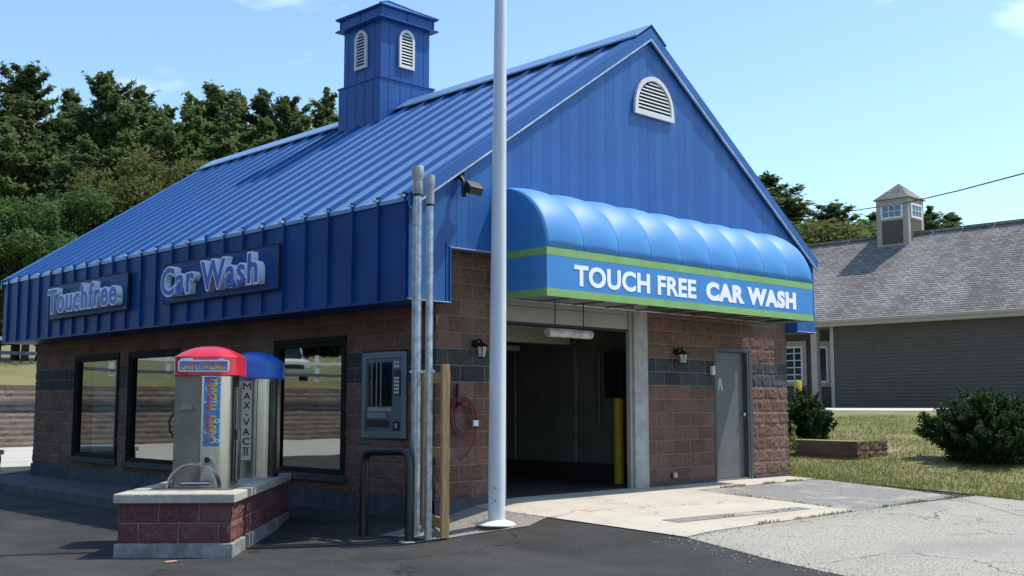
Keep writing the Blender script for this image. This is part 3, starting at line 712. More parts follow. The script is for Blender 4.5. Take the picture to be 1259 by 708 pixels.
# ------------------------------------------------------------------ pay kiosk in the wall
ks = thing('pay_kiosk', 'grey steel pay kiosk with black display and keypad set in the side wall', 'kiosk', (0, .99, .70))
mb = MB(); mb.box(-.03, .12, -.45, -.37, .02, 1.11); mb.box(-.03, .12, .37, .45, .02, 1.11); mb.box(-.03, .12, -.37, .37, .02, .1); mb.box(-.03, .12, -.37, .37, 1.03, 1.11)
mb.build('surround', mat('kiosk_trim', (.20, .25, .28), .35, .6, var=.15), ks, bevel=.006)
mb = MB(); mb.box(-.012, .12, -.37, .37, .1, 1.03); mb.build('front_plate', mat('kiosk_plate', (.16, .21, .25), .35, .6, var=.2), ks)
mb = MB(); mb.box(-.02, 0, .06, .33, .42, .98); mb.box(-.02, 0, -.16, .05, .42, .98); mb.build('display', mat('display_black', (.01, .012, .012), .12), ks)
mb = MB(); mb.box(-.028, 0, .05, .06, .42, .98); mb.box(-.028, 0, .14, .15, .42, .98); mb.box(-.028, 0, .24, .25, .42, .98)
mb.box(-.026, 0, -.16, .33, .36, .41)
mb.build('divider', M_galv, ks)
mb = MB(); mb.box(-.022, 0, -.33, -.2, .56, .88); mb.build('keypad', M_black, ks)
mb = MB()
for r_ in range(5):
    for c in range(3): mb.box(-.028, -.02, -.315+c*.036, -.29+c*.036, .58+r_*.045, .61+r_*.045)
for r_ in range(2):
    for c in range(2): mb.lathe([(.02, 0), (.02, .006)], (0, 0, 0), 8) if False else mb.box(-.02, -.01, -.30+c*.06, -.265+c*.06, .91+r_*.05, .94+r_*.05)
mb.build('key', M_louver, ks)
mb = MB(); mb.box(-.03, 0, -.05, .33, .27, .345); mb.box(-.022, 0, -.1, .33, .16, .25, 1); mb.build('dispenser_slot', [mat('slot_plate', (.3, .33, .42), .3, .5), M_black], ks)
mb = MB(); mb.box(-.024, 0, -.32, -.2, .12, .24); mb.box(-.028, 0, -.285, -.245, .15, .21, 1); mb.build('coin_slot', [M_black, M_galv], ks)

# ------------------------------------------------------------------ wall lamps
def lantern(label, x, z):
    t = thing('wall_lantern', label, 'lamp', (x, -.02, z), group='coach lanterns on the front wall'); t.scale = (.85, .85, .85)
    mb = MB(); mb.lathe([(.002, 0), (.06, 0), (.06, .02), (.002, .03)], (0, 0, 0), 16)
    v = [Vector((p[0], p[2] if 0 else -p[2], p[1])) for p in mb.v]; mb.v = [tuple(q) for q in v]
    mb.tube([(0, -.01, .0), (0, -.08, .06), (0, -.14, .05), (0, -.15, .0)], .014, 8); mb.build('bracket', M_bronze, t)
    mb = MB(); mb.lathe([(.01, .03), (.05, .0), (.105, -.04), (.105, -.05), (.01, -.05)], (0, -.15, 0), 8, smooth=False); mb.build('hood', M_bronze, t)
    mb = MB(); mb.lathe([(.085, -.05), (.055, -.20), (.01, -.21)], (0, -.15, 0), 6, smooth=False); mb.build('lamp_glass', mat('frosted_lamp', (.38, .38, .36), .3), t)
    mb = MB()
    for k in range(6):
        a = 2*math.pi*k/6; mb.tube([(.088*math.cos(a), -.15+.088*math.sin(a), -.05), (.058*math.cos(a), -.15+.058*math.sin(a), -.2)], .006, 5)
    mb.lathe([(.062, -.2), (.062, -.212), (.01, -.22)], (0, -.15, 0), 6, smooth=False); mb.build('cage', M_bronze, t)
lantern('small dark coach lantern on the block wall near the vent pipes', .62, 1.90)
lantern('small dark coach lantern on the block wall between bay opening and grey door', 4.72, 1.93)
fl = thing('floodlight', 'black swivel floodlight hanging under the left rake of the gable', 'lamp', (.17, -.215, 3.93))
mb = MB(); mb.box(-.045, .045, -.06, .0, -.02, .10); mb.build('mount_box', M_bronze, fl, bevel=.006)
mb = MB(); mb.tube([(0, -.04, -.01), (0, -.08, -.06), (.0, -.10, -.14)], .028, 10); mb.tube([(0, -.09, -.08), (-.01, -.11, -.26)], .03, 8); mb.build('arm', M_black, fl)
mb = MB(); mt = Matrix.Translation((.07, -.20, -.17)) @ Matrix.Rotation(R(28), 4, 'X') @ Matrix.Rotation(R(-12), 4, 'Z')
mb.prism([(-.07, -.055), (.08, -.075), (.08, .075), (-.07, .045)], 0, -.10, .10); mb.v = [tuple(mt @ Vector(v)) for v in mb.v]; mb.build('lamp_head', M_black, fl, bevel=.012)
mb = MB(); mb.box(-.085, .085, -.076, -.071, -.045, .035, 0, mt); mb.build('lens', mat('dark_lens', (.02, .022, .025), .15), fl)

# small boxes
t = tag(MB().box(5.585, 5.665, -.07, -.012, 1.60, 1.74).build('junction_box', mat('ivory_box', (.55, .53, .46), .5), bevel=.01), 'small ivory junction box on the wall at the left of the grey door', 'box')
t = thing('outlet_box', 'small metal outlet box with flip cover low on the front wall', 'outlet', (4.62, -.012, .10))
mb = MB(); mb.box(-.05, .05, -.045, 0, -.04, .045); mb.build('housing', M_steeld, t, bevel=.006)
mb = MB(); mb.box(-.03, .045, -.052, -.045, -.035, .035); mb.build('cover', M_galv, t)
# hose coil
ho = thing('coiled_hose', 'dark red hose coiled on a bracket on the front block wall', 'hose', (.36, -.05, 1.28))
mb = MB(); pts = []
for k in range(150):
    a = k/150*2*math.pi*4.3; r_ = .15+.035*math.sin(k*.13)+.012*(k/30)
    pts.append((.02+r_*math.sin(a)+.02*math.sin(k*.05), -.03-.012*math.sin(a*1.3), -.26+r_*1.18*math.cos(a)-.02*k/40))
pts += [(.22, -.03, -.50), (.2, -.02, -.62), (.1, -.02, -.74), (.02, -.02, -.80)]
mb.tube(pts, .0095, 7); mb.build('hose', M_hose, ho)
mb = MB(); mb.box(-.06, -.03, -.03, .02, -.2, .12); mb.box(-.05, .02, -.10, .02, -.14, -.115); mb.build('bracket', M_hose, ho)
mb = MB(); mb.box(.17, .25, -.06, -.035, -.40, -.33); mb.build('hose_tag', M_white, ho)
# exit tube hanging in the opening
et = thing('clearance_tube', 'dirty white clearance tube hung on two cords in the bay opening', 'clearance bar', (1.88, -.5, 2.06))
mb = MB(); mb.tube([(-.44, 0, 0), (.38, 0, .0)], .058, 20); mb.build('tube', mat('dirty_pvc', (.58, .53, .46), .6, col2=(.32, .26, .20), vscale=9), et)
for x in (-.3, .24):
    mb = MB(); mb.tube([(x, 0, .05), (x, 0, .42)], .007, 6); mb.build('cord', M_black, et)
text_mesh('lettering', 'EXIT ONLY', mat('faded_letter', (.36, .32, .28), .7), et, .52, .055, .003, FRONTF((-.02, -.0555, .01)))
# bollards
def bollard(label, x, y, z, h, r=.075):
    t = thing('bollard', label, 'bollard', (x, y, z), group='yellow steel bollards')
    mb = MB(); mb.lathe([(r, 0), (r, h-.05), (r*.8, h-.015), (.01, h)], (0, 0, 0), 20); mb.build('post', M_yellow, t)
bollard('yellow steel bollard standing just inside the wash bay', 4.32, .78, -.05, 1.30)
bollard('yellow steel bollard behind the low bush by the neighbouring building', 22.5, 8.75, g(22.5, 8.75), .98, .12)
# bay equipment on the wall
t = thing('control_box', 'black equipment box with pipes on the inner bay wall behind the yellow bollard', 'equipment', (4.55, 1.0, 1.0))
mb = MB(); mb.box(-.16, .02, -.22, .12, .25, .95); mb.build('cabinet', M_black, t, bevel=.01)
mb = MB(); mb.tube([(-.08, .3, .9), (-.08, .3, -.2), (-.08, .1, -.25)], .02, 8); mb.build('conduit', M_inner, t)
t = thing('bay_lamp', 'dark lamp housing hung under the beam at the top left of the bay', 'lamp', (1.75, 1.2, 2.06))
mb = MB(); mb.prism([(-.18, 0), (.18, 0), (.10, -.12), (-.10, -.12)], 1, -.1, .1); mb.build('housing', M_black, t)

# ------------------------------------------------------------------ vacuum island
hd = R(42.5)   # heading of the long axis (clockwise from +Y)
def isl_loc(org, ang): return Matrix.Translation(org) @ Matrix.Rotation(-ang, 4, 'Z')
def island(label, loc, ang, w, ln):
    t = thing('block_island', label, 'block island', loc, -ang)
    h0 = 0
    mb = MB(); mb.box(-.03, w+.03, -.03, ln, -.25, .15); mb.build('footing', mat('footing_concrete', (.30, .29, .27), .85, var=.45, vscale=5, bump=.4), t, bevel=.01)
    zt = .15+2*C; 
    def shift(o): o.location.z = .15; return o
    shift(block_wall('block_wall', lambda u, z, d: (u, -d, z), 0, w, 0, 2*C, [], t, band=None, mats=[MB_mort, MB_isl, MB_blk], seed=1.3))
    shift(block_wall('block_wall', lambda u, z, d: (w+d, u, z), 0, ln, 0, 2*C, [], t, band=None, mats=[MB_mort, MB_isl, MB_blk], seed=2.3, par=0))
    shift(block_wall('block_wall', lambda u, z, d: (-d, u, z), 0, ln, 0, 2*C, [], t, band=None, mats=[MB_mort, MB_isl, MB_blk], seed=5.3, par=0))
    mb = MB(); mb.box(-.045, w+.045, -.05, ln+.03, zt, zt+.095)
    o = mb.build('cap_slab', M_cap, t, bevel=.012)
    return t
IZ = -.41
I0 = Vector((-3.60, .72, IZ))
isl = island('red block island with concrete cap carrying the two vacuum machines', I0, hd, 1.14, 3.35)
IM = isl_loc(I0, hd); TOP = .15+2*C+.095
def on_isl(u, v): p = IM @ Vector((u, v, TOP)); return p
island('low dark block island at the left edge beyond the building', (-2.35, 12.95, -.40), 0, 1.95, 1.2)

def smooth_poly(pts, n=5, r=.06):
    out = []; m = len(pts)
    for i in range(m):
        p = Vector(pts[i]); a = Vector(pts[i-1]); b = Vector(pts[(i+1) % m]); da = (a-p); db = (b-p)
        ra = min(r, da.length*.45); rb_ = min(r, db.length*.45); A = p+da.normalized()*ra; B = p+db.normalized()*rb_
        for k in range(n+1): t = k/n; out.append(tuple(A*(1-t)**2+p*2*t*(1-t)+B*t*t))
    return out
BODY = smooth_poly([(-.325, -.27), (-.01, -.35), (.17, -.35), (.30, -.24), (.335, -.02), (.29, .28), (-.27, .3), (-.34, 0)], 5, .05)
DOME = smooth_poly([(-.365, -.29), (-.2, -.395), (.2, -.395), (.365, -.27), (.365, .26), (.18, .34), (-.18, .34), (-.365, .26)], 5, .07)
def dome(mb, z0, hb, ht):
    rings = [(1.0, z0), (1.012, z0+.012), (1.0, z0+.03), (.995, z0+hb)]+[(q, z0+hb+ht*(1-q**2.2)) for q in (.975, .9, .78, .62, .45, .25, .03)]
    n = len(DOME); v = []; f = []
    for s, z in rings: v += [(x*s, y*s, z) for x, y in DOME]
    for i in range(len(rings)-1):
        for k in range(n): f.append((i*n+k, i*n+(k+1) % n, (i+1)*n+(k+1) % n, (i+1)*n+k))
    mb.add(v, f, 0, True); mb.add(v, [tuple(range((len(rings)-1)*n, len(rings)*n)), tuple(range(n))[::-1]], 0)
def vac(label, u, v, ang, dm, name):
    t = thing(name, label, 'vacuum', on_isl(u, v), -ang)
    mb = MB(); mb.prism(BODY, 2, 0, 1.24, smooth=True); mb.build('body', M_steel, t)
    mb = MB(); dome(mb, 1.225, .215, .135); mb.build('dome', dm, t)
    return t
M_decal = mat('decal_blue', (.03, .17, .50), .35, col2=(.14, .42, .72), vscale=9, lo=.45, hi=.7)
M_decalw = mat('decal_edge', (.75, .82, .86), .4)
# letters graded red to yellow
M_or = bpy.data.materials.new('graded_letters'); M_or.use_nodes = True; n_, l_, b_ = nodes_of(M_or)
tc_ = n_.new('ShaderNodeTexCoord'); sp_ = n_.new('ShaderNodeSeparateXYZ'); rr_ = n_.new('ShaderNodeValToRGB')
mr_ = n_.new('ShaderNodeMapRange'); mr_.inputs['From Min'].default_value = 1.295; mr_.inputs['From Max'].default_value = 1.372
l_.new(tc_.outputs['Object'], sp_.inputs[0]); l_.new(sp_.outputs['Z'], mr_.inputs[0]); l_.new(mr_.outputs[0], rr_.inputs[0]); l_.new(rr_.outputs[0], b_.inputs['Base Color'])
rr_.color_ramp.elements[0].position = .2; rr_.color_ramp.elements[1].position = .85; rr_.color_ramp.elements[0].color = (.95, .55, .02, 1); rr_.color_ramp.elements[1].color = (.60, .04, .02, 1); b_.inputs['Roughness'].default_value = .4
M_or2 = M_or.copy(); M_or2.name = 'graded_letters_vertical'; n2, l2, b2 = nodes_of(M_or2)
sx_ = [q for q in n2 if q.type == 'SEPXYZ'][0]; r2_ = [q for q in n2 if q.type == 'VALTORGB'][0]
m2_ = [q for q in n2 if q.type == 'MAP_RANGE'][0]; m2_.inputs['From Min'].default_value = .03; m2_.inputs['From Max'].default_value = .15; l2.new(sx_.outputs['X'], m2_.inputs[0]); r2_.color_ramp.elements[0].color = (.60, .04, .02, 1); r2_.color_ramp.elements[1].color = (.95, .6, .03, 1)

vc = vac('red domed stainless carpet cleaning machine at the front of the island', .58, 1.34, R(41), M_red, 'carpet_machine')
FR = lambda org: frame_mtx((1, 0, 0), (0, 0, 1), (0, -1, 0), org)
# dome sign
mb = MB(); pl = smooth_poly([(-.30, -.065), (.30, -.065), (.30, .065), (-.30, .065)], 5, .03)
mb.prism([(x*.93, 1.335+z) for x, z in pl], 1, -.412, -.385)
mb.prism([(x*.75-.19, 1.36+z*.6) for x, z in smooth_poly([(-.1, 0), (.1, 0), (.09, .1), (-.09, .1)], 4, .06)], 1, -.411, -.395)
mb.prism([(x*.6+.19, 1.36+z*.55) for x, z in smooth_poly([(-.08, 0), (.08, 0), (.07, .1), (-.07, .1)], 4, .06)], 1, -.411, -.395)
mb.build('dome_sign', M_decalw, vc)
mb = MB(); pl = smooth_poly([(-.285, -.052), (.285, -.052), (.285, .052), (-.285, .052)], 5, .02)
mb.prism([(x*.93, 1.335+z) for x, z in pl], 1, -.415, -.4); mb.build('dome_sign_field', M_decal, vc)
text_mesh('lettering', 'CARPET WIZARD', M_or, vc, .50, .075, .003, FR((.0, -.4155, 1.333)), offset=.03)
# vertical decal on the panel
mb = MB(); mb.box(0.0, .182, -.3555, -.34, .44, 1.215); mb.build('side_decal', M_decal, vc)
text_mesh('lettering', 'CARPET WIZARD', M_or2, vc, .72, .115, .003, frame_mtx((0, 0, 1), (-1, 0, 0), (0, -1, 0), (.09, -.357, .83)), offset=.03)
mb = MB()
for (bx, bz, br) in ((.03, 1.08, .016), (.165, 1.17, .03), (.15, .72, .022), (.03, .60, .014), (.16, .5, .018), (.02, .93, .01)):
    mb.tube([(bx+br*math.cos(t), -.357, bz+br*math.sin(t)) for t in [2*math.pi*k/14 for k in range(14)]], .0035, 5, closed=True)
mb.build('bubbles', M_decalw, vc)
# front panel left, shelf, nozzle, highlights
fm = frame_mtx((math.cos(R(-13)), math.sin(R(-13)), 0), (0, 0, 1), (math.sin(R(-13)), -math.cos(R(-13)), 0), (-.185, -.313, 0))
mb = MB(); mb.box(-.155, .16, .03, 1.215, -.002, .004, 0, fm); mb.build('front_panel', M_steeld, vc)
mb = MB(); mb.box(-.06, .07, .86, .92, .0, .05, 0, fm); mb.box(-.09, .10, .85, .862, .0, .09, 0, fm); mb.build('coin_shelf', M_steel, vc)
mb = MB(); mb.tube([(.07, -.35, .30), (.07, -.43, .295)], .032, 14, caps=False); mb.tube([(.07, -.352, .30), (.07, -.42, .295)], .027, 14, mi=1); mb.build('nozzle', [M_steel, M_black], vc)
mb = MB(); mb.tube([(-.33, -.05, .82), (-.39, -.1, .80), (-.43, -.12, .72), (-.42, -.12, .60), (-.37, -.1, .54), (-.33, -.05, .55)], .012, 8); mb.build('hose_loop', M_rub, vc)
mb = MB(); mb.box(.325, .345, -.12, .08, .05, .5); mb.box(.32, .338, -.14, .10, .62, 1.1); mb.build('side_door', M_steeld, vc, bevel=.004)

v2 = vac('blue domed stainless vacuum machine nearer the building on the island', .80, 2.75, R(36), M_vblue, 'vacuum_machine')
mb = MB(); mb.box(-.125, .005, -.356, -.30, .22, 1.20); mb.build('name_plate', mat('cream_plate', (.55, .50, .36), .5), v2)
mb = MB(); mb.box(-.133, -.125, -.359, -.30, .21, 1.21); mb.box(.005, .013, -.359, -.3, .21, 1.21); mb.build('plate_edge', M_black, v2)
for i, ch in enumerate(['M', 'A', 'X', '·', 'V', 'A', 'C', 'II']):
    zc_ = 1.13-i*.118+(0 if i < 4 else .03)
    w_, h_ = (.085, .085) if ch != '·' else (.025, .025)
    if ch == 'II': w_ = .05
    if ch == 'M': w_ = .098
    text_mesh('lettering', ch if ch != '·' else '.', M_black, v2, w_, h_, .003, FR((-.06, -.3565, zc_)), offset=.0 if ch == 'M' else .012)
mb = MB(); mb.box(-.105, -.015, -.3595, -.35, .278, .286); mb.box(-.105, -.015, -.3595, -.35, .368, .376); mb.build('numeral_bars', M_black, v2)
mb = MB(); mb.box(.06, .068, -.358, -.345, .03, 1.2); mb.box(.24, .248, -.33, -.31, .03, 1.2); mb.build('panel_seam', M_dark, v2)

# sheet-metal mat arch in front of the machine
ma = thing('mat_arch', 'bent stainless half hoop bolted on the front of the island cap', 'mat holder', on_isl(.60, .52), -R(40))
mb = MB(); n = 26; r0 = .27
for (ra_, rb2, y0, y1, ysk) in ((r0, r0-.004, .0, .20, .0), (r0, r0-.020, -.004, .0, .0), (r0*.98, r0*.98-.02, .20, .205, .0)):
    v = []
    for k in range(n+1):
        a = math.pi*k/n; sk = .08*(1-math.sin(a))
        for (r_, y) in ((ra_, y0+sk), (ra_, y1), (rb2, y1), (rb2, y0+sk)): v.append((r_*math.cos(a), y, r_*math.sin(a)*.98+.016))
    f = []
    for k in range(n):
        for q in range(4): f.append((k*4+q, k*4+(q+1) % 4, (k+1)*4+(q+1) % 4, (k+1)*4+q))
    mb.add(v, f, 0, True)
mb.build('arch', mat('arch_steel', (.45, .44, .42), .26, 1.0, var=.3, vscale=5), ma)
mb = MB(); mb.box(-.42, .45, -.1, .42, 0.001, .014); mb.build('base_sheet', M_steeld, ma)
mb = MB(); mb.tube([(-.13, .1, .06), (.16, .12, .06)], .025, 10); mb.build('roller', M_steel, ma)

# ------------------------------------------------------------------ retaining wall, fence, shed, truck
block_wall('retaining_wall', lambda u, z, d: (u, 30.75-d+math.floor(z/C+.04)*.03, z-.36), -42, 11, 0, 2.22, [], None, amp=.03, band=(6, 8), mats=[mat('dark_joint', (.06, .05, .045), .95), MB_ret, MB_blk], res=1, fu=5)
tag(bpy.data.objects['retaining_wall'], 'long low retaining wall of brown blocks below the grass bank', 'retaining wall')
mb = MB()
o = bpy.data.objects['retaining_wall']
fe = thing('rail_fence', 'white post and rail fence along the top of the grass bank', 'fence', (0, 35.2, 2.9))
for k in range(22):
    x = -43+2.6*k; zz = hz(x, 35.2)-2.9; mb = MB(); mb.box(x-.09, x+.09, -.06, .06, zz-.1, zz+1.25); mb.build('post', M_white, fe)
for (za, zb_, m_) in ((.78, .93, M_white), (.22, .36, mat('dark_rail', (.10, .11, .14), .6))):
    mb = MB(); v = []; xs2 = np.arange(-43, 13, 2.6)
    for x in xs2:
        zz = hz(x, 35.2)-2.9; v += [(x, -.1, zz+za), (x, -.062, zz+za), (x, -.062, zz+zb_), (x, -.1, zz+zb_)]
    mb.add(v, [(k*4+q, k*4+(q+1) % 4, k*4+4+(q+1) % 4, k*4+4+q) for k in range(len(xs2)-1) for q in range(4)]); mb.build('rail', m_, fe)
sh = thing('metal_shed', 'white ribbed metal shed behind the rail fence', 'shed', (6.2, 44, 2.8))
mb = MB(); mb.box(-6, 1.6, 0, 6, 0, 3.4)
for k in range(26): x = -5.95+.3*k; mb.box(x, x+.12, -.035, 0, 0, 3.4)
mb.build('wall', mat('shed_white', (.62, .60, .55), .5), sh); mb = MB(); mb.prism([(-6.3, 3.4), (1.9, 3.4), (-2.2, 4.8)], 1, -.3, 6.3); mb.build('roof', M_steeld, sh)

tr = thing('box_truck', 'white truck parked on the upper lot and mirrored in the side window', 'truck', (-21.6, 36.4, hz(-21.6, 36.4)-.1), R(10))
mb = MB(); mb.box(-1.05, 1.05, 1.7, 6.2, .6, 2.75); mb.build('cargo_box', M_white, tr, bevel=.05)
mb = MB(); mb.prism([(-.05, .55), (-.1, 1.1), (.75, 1.25), (1.25, 1.95), (1.7, 2.0), (1.7, .5)], 0, -.95, .95); mb.build('cab', M_white, tr, bevel=.05)
mb = MB(); mb.prism([(.74, 1.27), (1.21, 1.93), (1.19, 1.95), (.72, 1.29)], 0, -.82, .82); mb.build('windshield', mat('dark_glass', (.02, .03, .03), .1), tr)
mb = MB(); mb.box(-.55, .55, -.13, -.06, .72, 1.0); mb.build('grille', M_black, tr)
mb = MB(); mb.box(-1, 1, -.2, -.08, .42, .62); mb.build('bumper', M_galv, tr)
for s in (-1, 1):
    mb = MB(); mb.box(s*.75-.14, s*.75+.14, -.14, -.08, .78, .97); mb.build('headlight', M_louver, tr)
    for y in (.7, 4.8):
        mb = MB(); mb.tube([(s*.72, y, .38), (s*.98, y, .38)], .38, 20); mb.build('wheel', M_rub, tr)

# ------------------------------------------------------------------ neighbouring building
nb = thing('neighbour_building', 'taupe clapboard building with grey shingled roof and small cupola', 'building', (0, 0, 0))
NX = 27.4; NZ0 = .9; EZ = 4.02
mb = MB()
def clap(mb, x, y0, y1, z0, z1, step=.125):
    z = z0
    while z < z1:
        t = min(z+step, z1); mb.add([(x-.024, y0, z), (x-.024, y1, z), (x, y1, t), (x, y0, t), (x, y0, z), (x, y1, z)], [(0, 3, 2, 1), (0, 1, 5, 4)]); z = t
clap(mb, NX, -22, 10.35, NZ0, EZ); clap(mb, NX+1.3, 10.35, 17, NZ0, EZ)
mb.box(NX, NX+1.3, 10.34, 10.36, NZ0, EZ); mb.box(NX+.01, NX+8, -22, 10.3, NZ0-.4, EZ-.1); mb.box(NX+1.31, NX+8, 10.3, 17, NZ0-.4, EZ-.1)
mb.build('wall', M_taupe, nb, fix=False)
mb = MB(); mb.box(NX-.04, NX-.026, 10.22, 10.36, NZ0, EZ); mb.build('corner_board', M_tan, nb)
# shingle material
ms_ = bpy.data.materials.new('shingles'); ms_.use_nodes = True; n_, l_, b_ = nodes_of(ms_); b_.inputs['Roughness'].default_value = .95; b_.inputs['Specular IOR Level'].default_value = .15
tcx = n_.new('ShaderNodeTexCoord'); sp = n_.new('ShaderNodeSeparateXYZ'); cb = n_.new('ShaderNodeCombineXYZ'); l_.new(tcx.outputs['Object'], sp.inputs[0])
mt_ = n_.new('ShaderNodeMath'); mt_.operation = 'MULTIPLY'; mt_.inputs[1].default_value = 1.0; l_.new(sp.outputs['Z'], mt_.inputs[0])
l_.new(sp.outputs['Y'], cb.inputs[0]); l_.new(mt_.outputs[0], cb.inputs[1])
bt = n_.new('ShaderNodeTexBrick'); bt.inputs['Scale'].default_value = 1; bt.inputs['Brick Width'].default_value = .26; bt.inputs['Row Height'].default_value = .085; bt.inputs['Mortar Size'].default_value = .012
bt.inputs['Color1'].default_value = (.21, .20, .19, 1); bt.inputs['Color2'].default_value = (.36, .345, .325, 1); bt.inputs['Mortar'].default_value = (.11, .10, .10, 1); bt.offset = .37
l_.new(cb.outputs[0], bt.inputs['Vector'])
zz_ = n_.new('ShaderNodeTexNoise'); zz_.inputs['Scale'].default_value = 1; zz_.inputs['Detail'].default_value = 5; mp_ = n_.new('ShaderNodeMapping'); mp_.inputs['Scale'].default_value = (.2, .55, .18); mp_.inputs['Rotation'].default_value = (0, 0, 0)
l_.new(tcx.outputs['Object'], mp_.inputs[0]); l_.new(mp_.outputs[0], zz_.inputs['Vector'])
ra = n_.new('ShaderNodeValToRGB'); ra.color_ramp.elements[0].position = .4; ra.color_ramp.elements[0].color = (.78, .765, .75, 1); ra.color_ramp.elements[1].position = .62; ra.color_ramp.elements[1].color = (1.1, 1.08, 1.05, 1)
l_.new(zz_.outputs['Fac'], ra.inputs[0]); mm_ = n_.new('ShaderNodeMix'); mm_.data_type = 'RGBA'; mm_.blend_type = 'MULTIPLY'; mm_.inputs['Factor'].default_value = 1
l_.new(bt.outputs['Color'], mm_.inputs['A']); l_.new(ra.outputs[0], mm_.inputs['B']); l_.new(mm_.outputs['Result'], b_.inputs['Base Color'])
RX0, RX1, RZ0, RZ1 = NX-.45, NX+4, 4.16, 7.63
mb = MB()
for fx in ((lambda x: x), (lambda x: 2*RX1-x)):
    mb.prism([(fx(RX0), RZ0), (fx(RX1), RZ1), (fx(RX1), RZ1-.12), (fx(RX0), RZ0-.09)], 1, -24, 17.5)
for k in range(36): mb.box(RX1-.16, RX1+.16, -24+k*1.15, -24+k*1.15+1.1, RZ1-.08, RZ1+.035, 0)
mb.build('roof', ms_, nb)
mb = MB(); mb.box(RX0-.03, RX0+.02, -24, 17.5, EZ-.11, EZ+.09); mb.box(RX0+.02, NX+1.4, -24, 17.5, EZ-.1, EZ-.06); mb.build('eave_board', M_tan, nb)
mb = MB(); mb.tube([(RX0-.08, -24, EZ+.08), (RX0-.08, 17.5, EZ+.06)], .06, 8); mb.tube([(RX0-.06, 10.75, EZ+.02), (RX0-.05, 10.8, EZ-.1), (NX+1.1, 11.3, EZ-.35)], .04, 8); mb.build('gutter', M_tan, nb)
mb = MB(); mb.box(NX-.1, NX+.12, 10.86, 11.1, NZ0, EZ-.1); mb.build('porch_post', M_tan, nb)
def nwin(y0, y1, z0, z1, x, ny, nz3):
    w = bpy.data.objects.new('window', None); link(w, nb); mb = MB(); t = .07
    mb.box(x-.06, x, y0-.16, y0, z0-.16, z1+.2, 1); mb.box(x-.06, x, y1, y1+.16, z0-.16, z1+.2, 1); mb.box(x-.06, x, y0, y1, z1, z1+.2, 1); mb.box(x-.06, x, y0, y1, z0-.16, z0, 1)
    for a in ((y0, y0+t, z0, z1), (y1-t, y1, z0, z1), (y0+t, y1-t, z0, z0+t), (y0+t, y1-t, z1-t, z1)): mb.box(x-.075, x-.02, *a)
    for k in range(1, ny): yy = y0+(y1-y0)*k/ny; mb.box(x-.07, x-.03, yy-.018, yy+.018, z0+t, z1-t)
    for k in range(1, nz3): zz = z0+(z1-z0)*k/nz3; mb.box(x-.069, x-.031, y0+t, y1-t, zz-.018, zz+.018)
    mb.build('frame', [M_white, M_tan], w)
    mb = MB(); mb.box(x-.03, x-.02, y0+t, y1-t, z0+t, z1-t); mb.build('pane', mat('dark_pane', (.03, .04, .045), .08), w)
nwin(12.25, 13.35, 2.0, 3.35, NX+1.28, 3, 5)
nwin(11.18, 11.62, 1.95, 3.3, NX+1.28, 1, 1)
nc = bpy.data.objects.new('cupola', None); link(nc, nb)
qx, qy, qh = RX1, 9.52, .64
mb = MB(); mb.box(qx-qh, qx+qh, qy-qh, qy+qh, 6.7, 8.93); mb.build('cupola_tower', M_tan, nc)
mb = MB(); 
mb.box(qx-qh-.012, qx-qh, qy-.42, qy+.42, 7.2, 8.1); mb.box(qx-.42, qx+.42, qy-qh-.012, qy-qh, 7.2, 8.1)
mb.build('cupola_siding', M_taupe, nc)
mb = MB(); e = .74; v = [(qx-e, qy-e, 8.93), (qx+e, qy-e, 8.93), (qx+e, qy+e, 8.93), (qx-e, qy+e, 8.93), (qx, qy, 9.62)]
mb.add(v, [(0, 1, 4), (1, 2, 4), (2, 3, 4), (3, 0, 4), (3, 2, 1, 0)]); mb.build('cupola_roof', ms_, nc)
for face, org in ((LEFTF, (qx-qh-.004, qy, 8.45)), (FRONTF, (qx, qy-qh-.004, 8.45))):
    mb = MB(); ft = face(org)
    for a in ((-.44, -.37, -.28, .28), (.37, .44, -.28, .28), (-.37, .37, -.28, -.21), (-.37, .37, .21, .28), (-.13, -.11, -.21, .21), (.11, .13, -.21, .21), (-.37, .37, -.01, .01)): mb.box(a[0], a[1], a[2], a[3], 0, .04, 0, ft)
    mb.box(-.37, .37, -.21, .21, .005, .012, 1, ft)
    mb.build('cupola_window', [M_white, mat('sky_pane', (.10, .16, .22), .06)], nc)

# utility cable
P1 = Vector((22.33, 9.11, 7.10)); Pm = Vector((15.79, 1.63, 5.84)); P0 = Vector((11.61, -2.64, 5.28)); 
dd_ = (P0-P1); ptsc = [P1+(P1-Pm)*1.5+Vector((0, 0, .75)), P1+(P1-Pm)*.7+Vector((0, 0, .2)), P1, P1.lerp(Pm, .5)+Vector((0, 0, -.03)), Pm, Pm.lerp(P0, .5)+Vector((0, 0, -.02)), P0, P0+(P0-Pm)*.8+Vector((0, 0, .1)), P0+(P0-Pm)*1.8+Vector((0, 0, .4))]
mb = MB(); mb.tube(ptsc, .013, 6); uc = mb.build('utility_cable', M_rub); tag(uc, 'thin black overhead cable crossing the sky above the grey roof', 'cable')

# low block planter wall on the lawn
t = thing('planter_wall', 'low brown block wall in the lawn beside the car wash corner', 'garden wall', (11.75, .9, g(11.75, .9)-.02))
t.rotation_euler = (0, 0, R(-8))
block_wall('front_face', lambda u, z, d: (-d, u, z), 0, 4.2, 0, .4, [], t, band=None, mats=[MB_mort, MB_red, MB_blk], seed=7.7, res=4, amp=.015)
block_wall('end_face', lambda u, z, d: (u, -d, z), 0, 1.0, 0, .4, [], t, band=None, mats=[MB_mort, MB_red, MB_blk], seed=8.7, res=4, amp=.02)
mb = MB(); mb.box(.01, .99, .01, 4.19, 0, .385); mb.build('soil', M_lawn, t)

